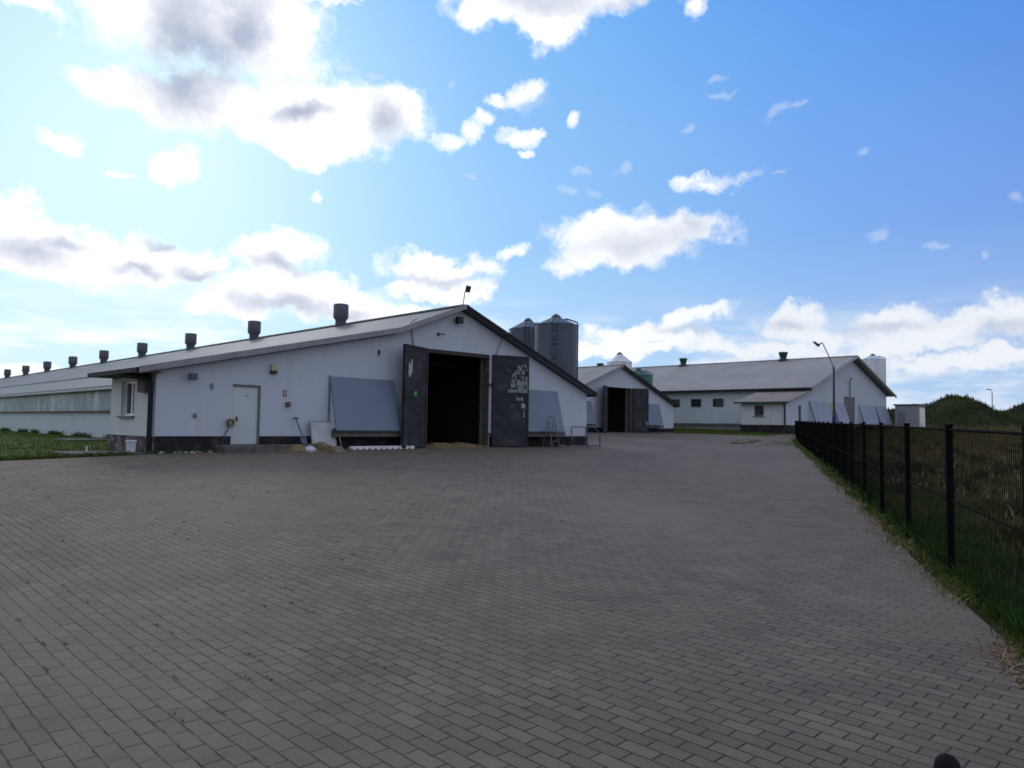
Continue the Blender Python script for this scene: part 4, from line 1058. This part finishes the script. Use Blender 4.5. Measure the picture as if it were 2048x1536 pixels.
MB().box(80.6, 82.15, 23.71, 23.748, 1.4, 3.8).build('door', 'white_frame', ks)  # pale panel over most of the right face, making that face paler
tag(MB().tube([(90.6, 30.7, 1.2), (90.6, 30.7, 5.9)], .025).build('antenna_mast', 'fascia_grey'), 'very thin pole rising behind the small grey kiosk', 'pole')

# ------------------------------------------------------------------ fence
fc = thing('mesh_fence', 'long black mesh fence running along the right edge of the paved yard', 'fence', (*fence_pt(5.29), 0))
NP = 24
def fbase(Y): return -.06 + .0118 * Y
fps = []
for k in range(-1, NP):
    Y = 5.22 + 2.36 * k; x, y = fence_pt(Y); fps.append((x, y, fbase(Y)))
ang = math.atan2(fps[1][1] - fps[0][1], fps[1][0] - fps[0][0])
for (x, y, z) in fps:
    M = Matrix.Translation((x, y, z)) @ Matrix.Rotation(ang, 4, 'Z')
    m = MB().box(-.034, .034, -.03, .03, -.2, 1.53, M); m.box(-.04, .04, -.035, .035, 1.53, 1.545, M)
    m.build('post', 'fence_black', fc)
for a, b in zip(fps[:-1], fps[1:]):
    A, B = Vector(a), Vector(b); L_ = (B - A).length; d = (B - A).normalized(); dh = Vector((d.x, d.y, 0)).normalized(); sd_ = Vector((-dh.y, dh.x, 0))
    m = MB()
    n = int(L_ / .05)
    for i in range(1, n):
        p = A + d * (L_ * i / n)
        w = .0021
        q = [p + dh * w, p - dh * w + sd_ * w, p - dh * w - sd_ * w]
        m.add([v + Vector((0, 0, .04)) for v in q] + [v + Vector((0, 0, 1.5)) for v in q], [(0, 1, 4, 3), (1, 2, 5, 4), (2, 0, 3, 5)])
    for h, r in ((.05, .012), (.25, .003), (.45, .003), (.65, .003), (.78, .011), (1.0, .003), (1.2, .003), (1.36, .003), (1.49, .013)):
        m.tube([A + Vector((0, 0, h)), B + Vector((0, 0, h))], r if r > .005 else .002, 4)
    m.build('wire_panel', 'fence_black', fc)

# ------------------------------------------------------------------ mounds beyond the field
def mound():
    ctrs = [(101.5, 33.5, 9, 1.9), (104.5, 30.6, 6.5, 2.2), (107.3, 27.3, 4.8, 3.45), (106.6, 28.6, 7, 1.3), (109.6, 25.2, 4.5, 1.4), (111.5, 23.0, 6, 1.9), (115.0, 19.8, 5, 3.2), (117.5, 16.5, 6.5, 2.6), (123, 8, 9, 2.9), (96, 39, 8, 1.3), (130, -4, 12, 2.4)]
    c0 = np.array([110, 20]); xs = np.arange(-38, 38, .5); X, Y = np.meshgrid(xs, xs, indexing='ij')
    px = X.ravel() + c0[0]; py = Y.ravel() + c0[1]
    h = np.zeros(len(px))
    for (a, b, s, k) in ctrs: h = np.maximum(h, 0) + 0; h = np.maximum(h, k * np.exp(-(((px - a) ** 2 + (py - b) ** 2) / (s * s)) ** 1.1)) + .18 * np.minimum(h, k * np.exp(-((px - a) ** 2 + (py - b) ** 2) / (s * s)))
    rough = .16 * np.sin(px * 1.9 + 1.3 * np.sin(py * 1.1)) * np.sin(py * 2.3) + .09 * np.sin(px * 4.3 + py * 1.7) + rng.normal(0, .05, len(px))
    z = gza(np.c_[px, py]) - .12 + h * 1.06 + rough * np.clip(h, 0, 1)
    n = len(xs); i = (np.arange(n - 1)[:, None] * n + np.arange(n - 1)[None, :]).ravel()
    F_ = np.c_[i, i + n, i + n + 1, i + 1]
    keep = (h[F_] > .05).any(1)
    o = raw_mesh('hill', np.c_[px, py, z], F_[keep], 'mound_soil', 4); tag(o, kind='structure')
    w = np.clip(h, 0, 1); idx = rng.choice(len(px), 26000, p=w / w.sum())
    q = np.c_[px[idx], py[idx]] + rng.uniform(-.3, .3, (len(idx), 2))
    blades('mound_grass', q, z[idx] - .05, .42, .10, 'blade_mound', .6)
mound()

# ------------------------------------------------------------------ vegetation
def scatter(n, fn):
    out = []
    while len(out) < n:
        p = fn()
        if p is not None: out.append(p)
    return np.array(out)
def world_pt(X, Y): return np.c_[R0.x * X + F0.x * Y, R0.y * X + F0.y * Y]
def lump(p, s, seed):
    return .5 + .25 * np.sin(p[:, 0] * s + seed) * np.sin(p[:, 1] * s * 1.3 + seed * 2) + .25 * np.sin(p[:, 0] * s * 2.3 - p[:, 1] * s * 1.7 + seed)
# field right of the fence, dense near the camera
n = 90000
Y = 2.0 + 88 * rng.random(n) ** 2.0
X = .353 * Y + 1.8 + .12 + (Y * .55 + 2.5) * rng.random(n)
p = world_pt(X, Y); lm = lump(p, .8, 1.7) * lump(p, 2.1, 4.2)
hgt = (.10 + .55 * lm) * (1 + .01 * Y)
blades('field_grass', p, gza(p) - .06, hgt, .011 + .0016 * Y, 'blade_field', .8)
# bright green bank right behind the fence
n = 26000
Y = 1.5 + 26 * rng.random(n) ** 1.7; X = .353 * Y + 1.8 + np.abs(rng.normal(.25, .55, n))
p = world_pt(X, Y); blades('field_grass', p, gza(p) - .05, .12 + .22 * lump(p, 3, .4), .010 + .001 * Y, 'blade_fence', .8)
# reddish sorrel heads far in the field
n = 2500; Y = rng.uniform(30, 60, n); X = .353 * Y + 1.8 + rng.uniform(4, 22, n)
p = world_pt(X, Y); k = lump(p, .5, 2.2) > .55; p = p[k]
blades('sorrel', p, gza(p) + .15, .35, .05, 'blade_red', .4)
# weeds in the edge of the paving along the fence
n = 15000; Y = 1.0 + 54 * rng.random(n) ** 1.6; X = .353 * Y + 1.8 + rng.normal(-.06, .075, n) * (1 + .02 * Y)
p = world_pt(X, Y); k = lump(p, 1.6, 3.3) + rng.uniform(-.2, .2, n) > .42; p = p[k]; Y = Y[k]
blades('edge_weeds', p, gza(p) - .01, (.04 + .09 * lump(p, 2.6, 1.0)), .007 + .0009 * Y, 'blade_weed', 1.0)
n = 3200; Y = 1.0 + 30 * rng.random(n) ** 1.5; X = .353 * Y + 1.8 + rng.normal(-.22, .10, n)
p = world_pt(X, Y); k = lump(p, 1.9, 5.3) + rng.uniform(-.2, .2, n) > .52; p = p[k]
blades('dry_stalks', p, gza(p) + .004, .08, .010, 'blade_straw', 3.0)
# brown leaf litter patches
m = MB()
for _ in range(420):
    Y_ = random.choice((4.6, 4.8, 5.1, 9.5, 11.5, 14.0)) + random.gauss(0, .22); X_ = .353 * Y_ + 1.8 - .22 + random.gauss(0, .09)
    q = world_pt(np.array([X_]), np.array([Y_]))[0]; z = gz(q[0], q[1]) + random.uniform(.002, .02); r = random.uniform(.01, .03); a = random.uniform(0, 6.3)
    M = Matrix.Translation((q[0], q[1], z)) @ Matrix.Rotation(a, 4, 'Z') @ Matrix.Rotation(random.uniform(-.5, .5), 4, 'X')
    m.add([M @ Vector(v) for v in ((-r, 0, 0), (0, -r * .5, .004), (r, 0, 0), (0, r * .5, .004))], [(0, 1, 2, 3)])
tag(m.build('leaf_litter', 'leaf_litter'), kind='stuff')
# lawn left of the front barn
n = 60000
p = np.c_[rng.uniform(-24, 10.0, n), 19.9 + 52 * rng.random(n) ** 1.6]
k = ~((p[:, 0] > 6.7) & (p[:, 1] < 24)) & ~((p[:, 0] > 5.0) & (p[:, 1] < 21.7)) & ~((p[:, 0] > 7.7) & (p[:, 0] < 9.4) & (p[:, 1] > 31) & (p[:, 1] < 33.2)); p = p[k]
blades('lawn_grass', p, gza(p) - .02, .04 + .05 * lump(p, 1.2, .7), .03, 'blade_lawn', .8)
# tall fringe at the kerb of the lawn and at the wall foot
n = 6000; p = np.c_[rng.uniform(-24, 6.4, n), 19.88 + np.abs(rng.normal(0, .15, n))]
blades('lawn_grass', p, gza(p) - .02, .13, .03, 'blade_lawn', .8)
n = 3500; p = np.c_[10.1 - np.abs(rng.normal(0, .12, n)), rng.uniform(24, 80, n)]; k = lump(p, .9, 2.0) > .5; p = p[k]
blades('wall_weeds', p, gza(p) - .02, .22, .03, 'blade_fence', .8)
# strip between the middle and the right barn
n = 22000; p = np.c_[rng.uniform(50.8, 62.2, n), rng.uniform(27.3, 62, n)]
k = (p[:, 0] + p[:, 1] > 83.4) & ~((p[:, 0] > 58.2) & (p[:, 1] < 31.2)) & ~((p[:, 0] < 52.1) & (p[:, 1] > 33.8)); p = p[k]
blades('strip_grass', p, gza(p) - .02, .16, .05, 'blade_lawn', .8)
# tufts in the joints of the paving (left half), tiny
cl_ = np.c_[rng.uniform(-4, 16, 900), rng.uniform(2, 18, 900)]; cl_ = cl_[lump(cl_, .9, 2.7) + rng.uniform(-.2, .2, len(cl_)) > .45]
cl_ = cl_[(cl_[:, 1] > cl_[:, 0] * .75)]
p = np.repeat(cl_, 9, 0); p = p + np.c_[rng.normal(0, .006, len(p)), rng.normal(0, .035, len(p))]
p[:, 0] = np.round(p[:, 0] / .1) * .1 + rng.normal(0, .004, len(p))
blades('joint_weeds', p, gza(p), .012, .008, 'blade_weed', 1.5)
cl_ = np.c_[rng.uniform(40, 52, 60), rng.uniform(16, 26, 60)]; p = np.repeat(cl_, 30, 0); p = p + rng.normal(0, .14, p.shape)
k = (p[:, 1] > (p[:, 0] - 44) * .48 + 19.9) & (p[:, 1] < (p[:, 0] - 44) * .48 + 24); p = p[k]
blades('joint_weeds', p, gza(p), .06, .04, 'blade_weed', 1.5)
# stones and rubble at the plinth
m = MB()
for _ in range(90):
    x = random.uniform(7.0, 9.9) if random.random() < .7 else random.uniform(22.5, 24.5); y = 20.2 - abs(random.gauss(.12, .14)); r = random.uniform(.015, .075); zz = gz(x, y)
    ico = bmesh.new(); bmesh.ops.create_icosphere(ico, subdivisions=1, radius=r)
    m.add([(x + v.co.x * random.uniform(.8, 1.4), y + v.co.y * random.uniform(.7, 1.1), zz + v.co.z * random.uniform(.5, .8) + r * .3) for v in ico.verts], [tuple(v.index for v in f.verts) for f in ico.faces]); ico.free()
tag(m.build('rubble', 'stone'), kind='stuff')
p = np.c_[rng.uniform(6.6, 9.6, 700), 20.2 - np.abs(rng.normal(0, .12, 700))]
blades('wall_weeds', p, gza(p), .10, .02, 'blade_fence', .9)

# bits of litter on the paving: feathers, straw, pale specks
n = 260; p = np.c_[rng.uniform(-2, 40, n), rng.uniform(-2, 19, n)]
k = p[:, 1] > (p[:, 0] - 4) * .485 + .6; p = p[k]
blades('litter', p, gza(p) + .004, .05, .014, 'blade_straw', 3.0)
n = 36; p = np.c_[rng.uniform(-2, 40, n), rng.uniform(0, 19, n)]; k = p[:, 1] > (p[:, 0] - 4) * .485 + .6; p = p[k]
blades('feathers', p, gza(p) + .004, .035, .012, 'stone', 3.0)
# taller weed clumps in the field
cl_ = scatter(170, lambda: (lambda Y: (lambda X: (R0.x * X + F0.x * Y, R0.y * X + F0.y * Y, Y))(.353 * Y + 1.8 + random.uniform(.8, 3 + .5 * Y)))(4 + 45 * random.random() ** 1.5))
p = np.repeat(cl_, 70, 0); Y = p[:, 2]; p = p[:, :2] + rng.normal(0, .16, (len(p), 2))
blades('weed_clumps', p, gza(p) - .04, .35 + .25 * lump(p, 3, 1), .02 + .001 * Y, 'blade_mound', .8)
n = 5000; Y = 4 + 40 * rng.random(n); X = .353 * Y + 1.8 + .6 + (Y * .5 + 2) * rng.random(n); p = world_pt(X, Y); k = lump(p, 1.1, 6.1) > .66; p = p[k]
blades('seed_heads', p, gza(p) + .25, .16, .035, 'blade_straw', .6)

# ------------------------------------------------------------------ dark rounded cap in the near right corner
bx, by = 3.53, .955
bo = thing('bollard', 'rounded black rubber cap at the bottom right corner of the paving', 'bollard', (bx, by, gz(bx, by)))
zz = gz(bx, by) + .05
MB().lathe(bx, by, [(.055, zz), (.052, zz + .05), (.05, zz + .075), (.044, zz + .098), (.03, zz + .115), (.012, zz + .123), (.002, zz + .125)], 24).build('cap', 'rubber', bo)
MB().lathe(bx, by, [(.07, zz - .05), (.07, zz - .02), (.056, zz + .01)], 24).build('base', 'fascia_dark', bo)
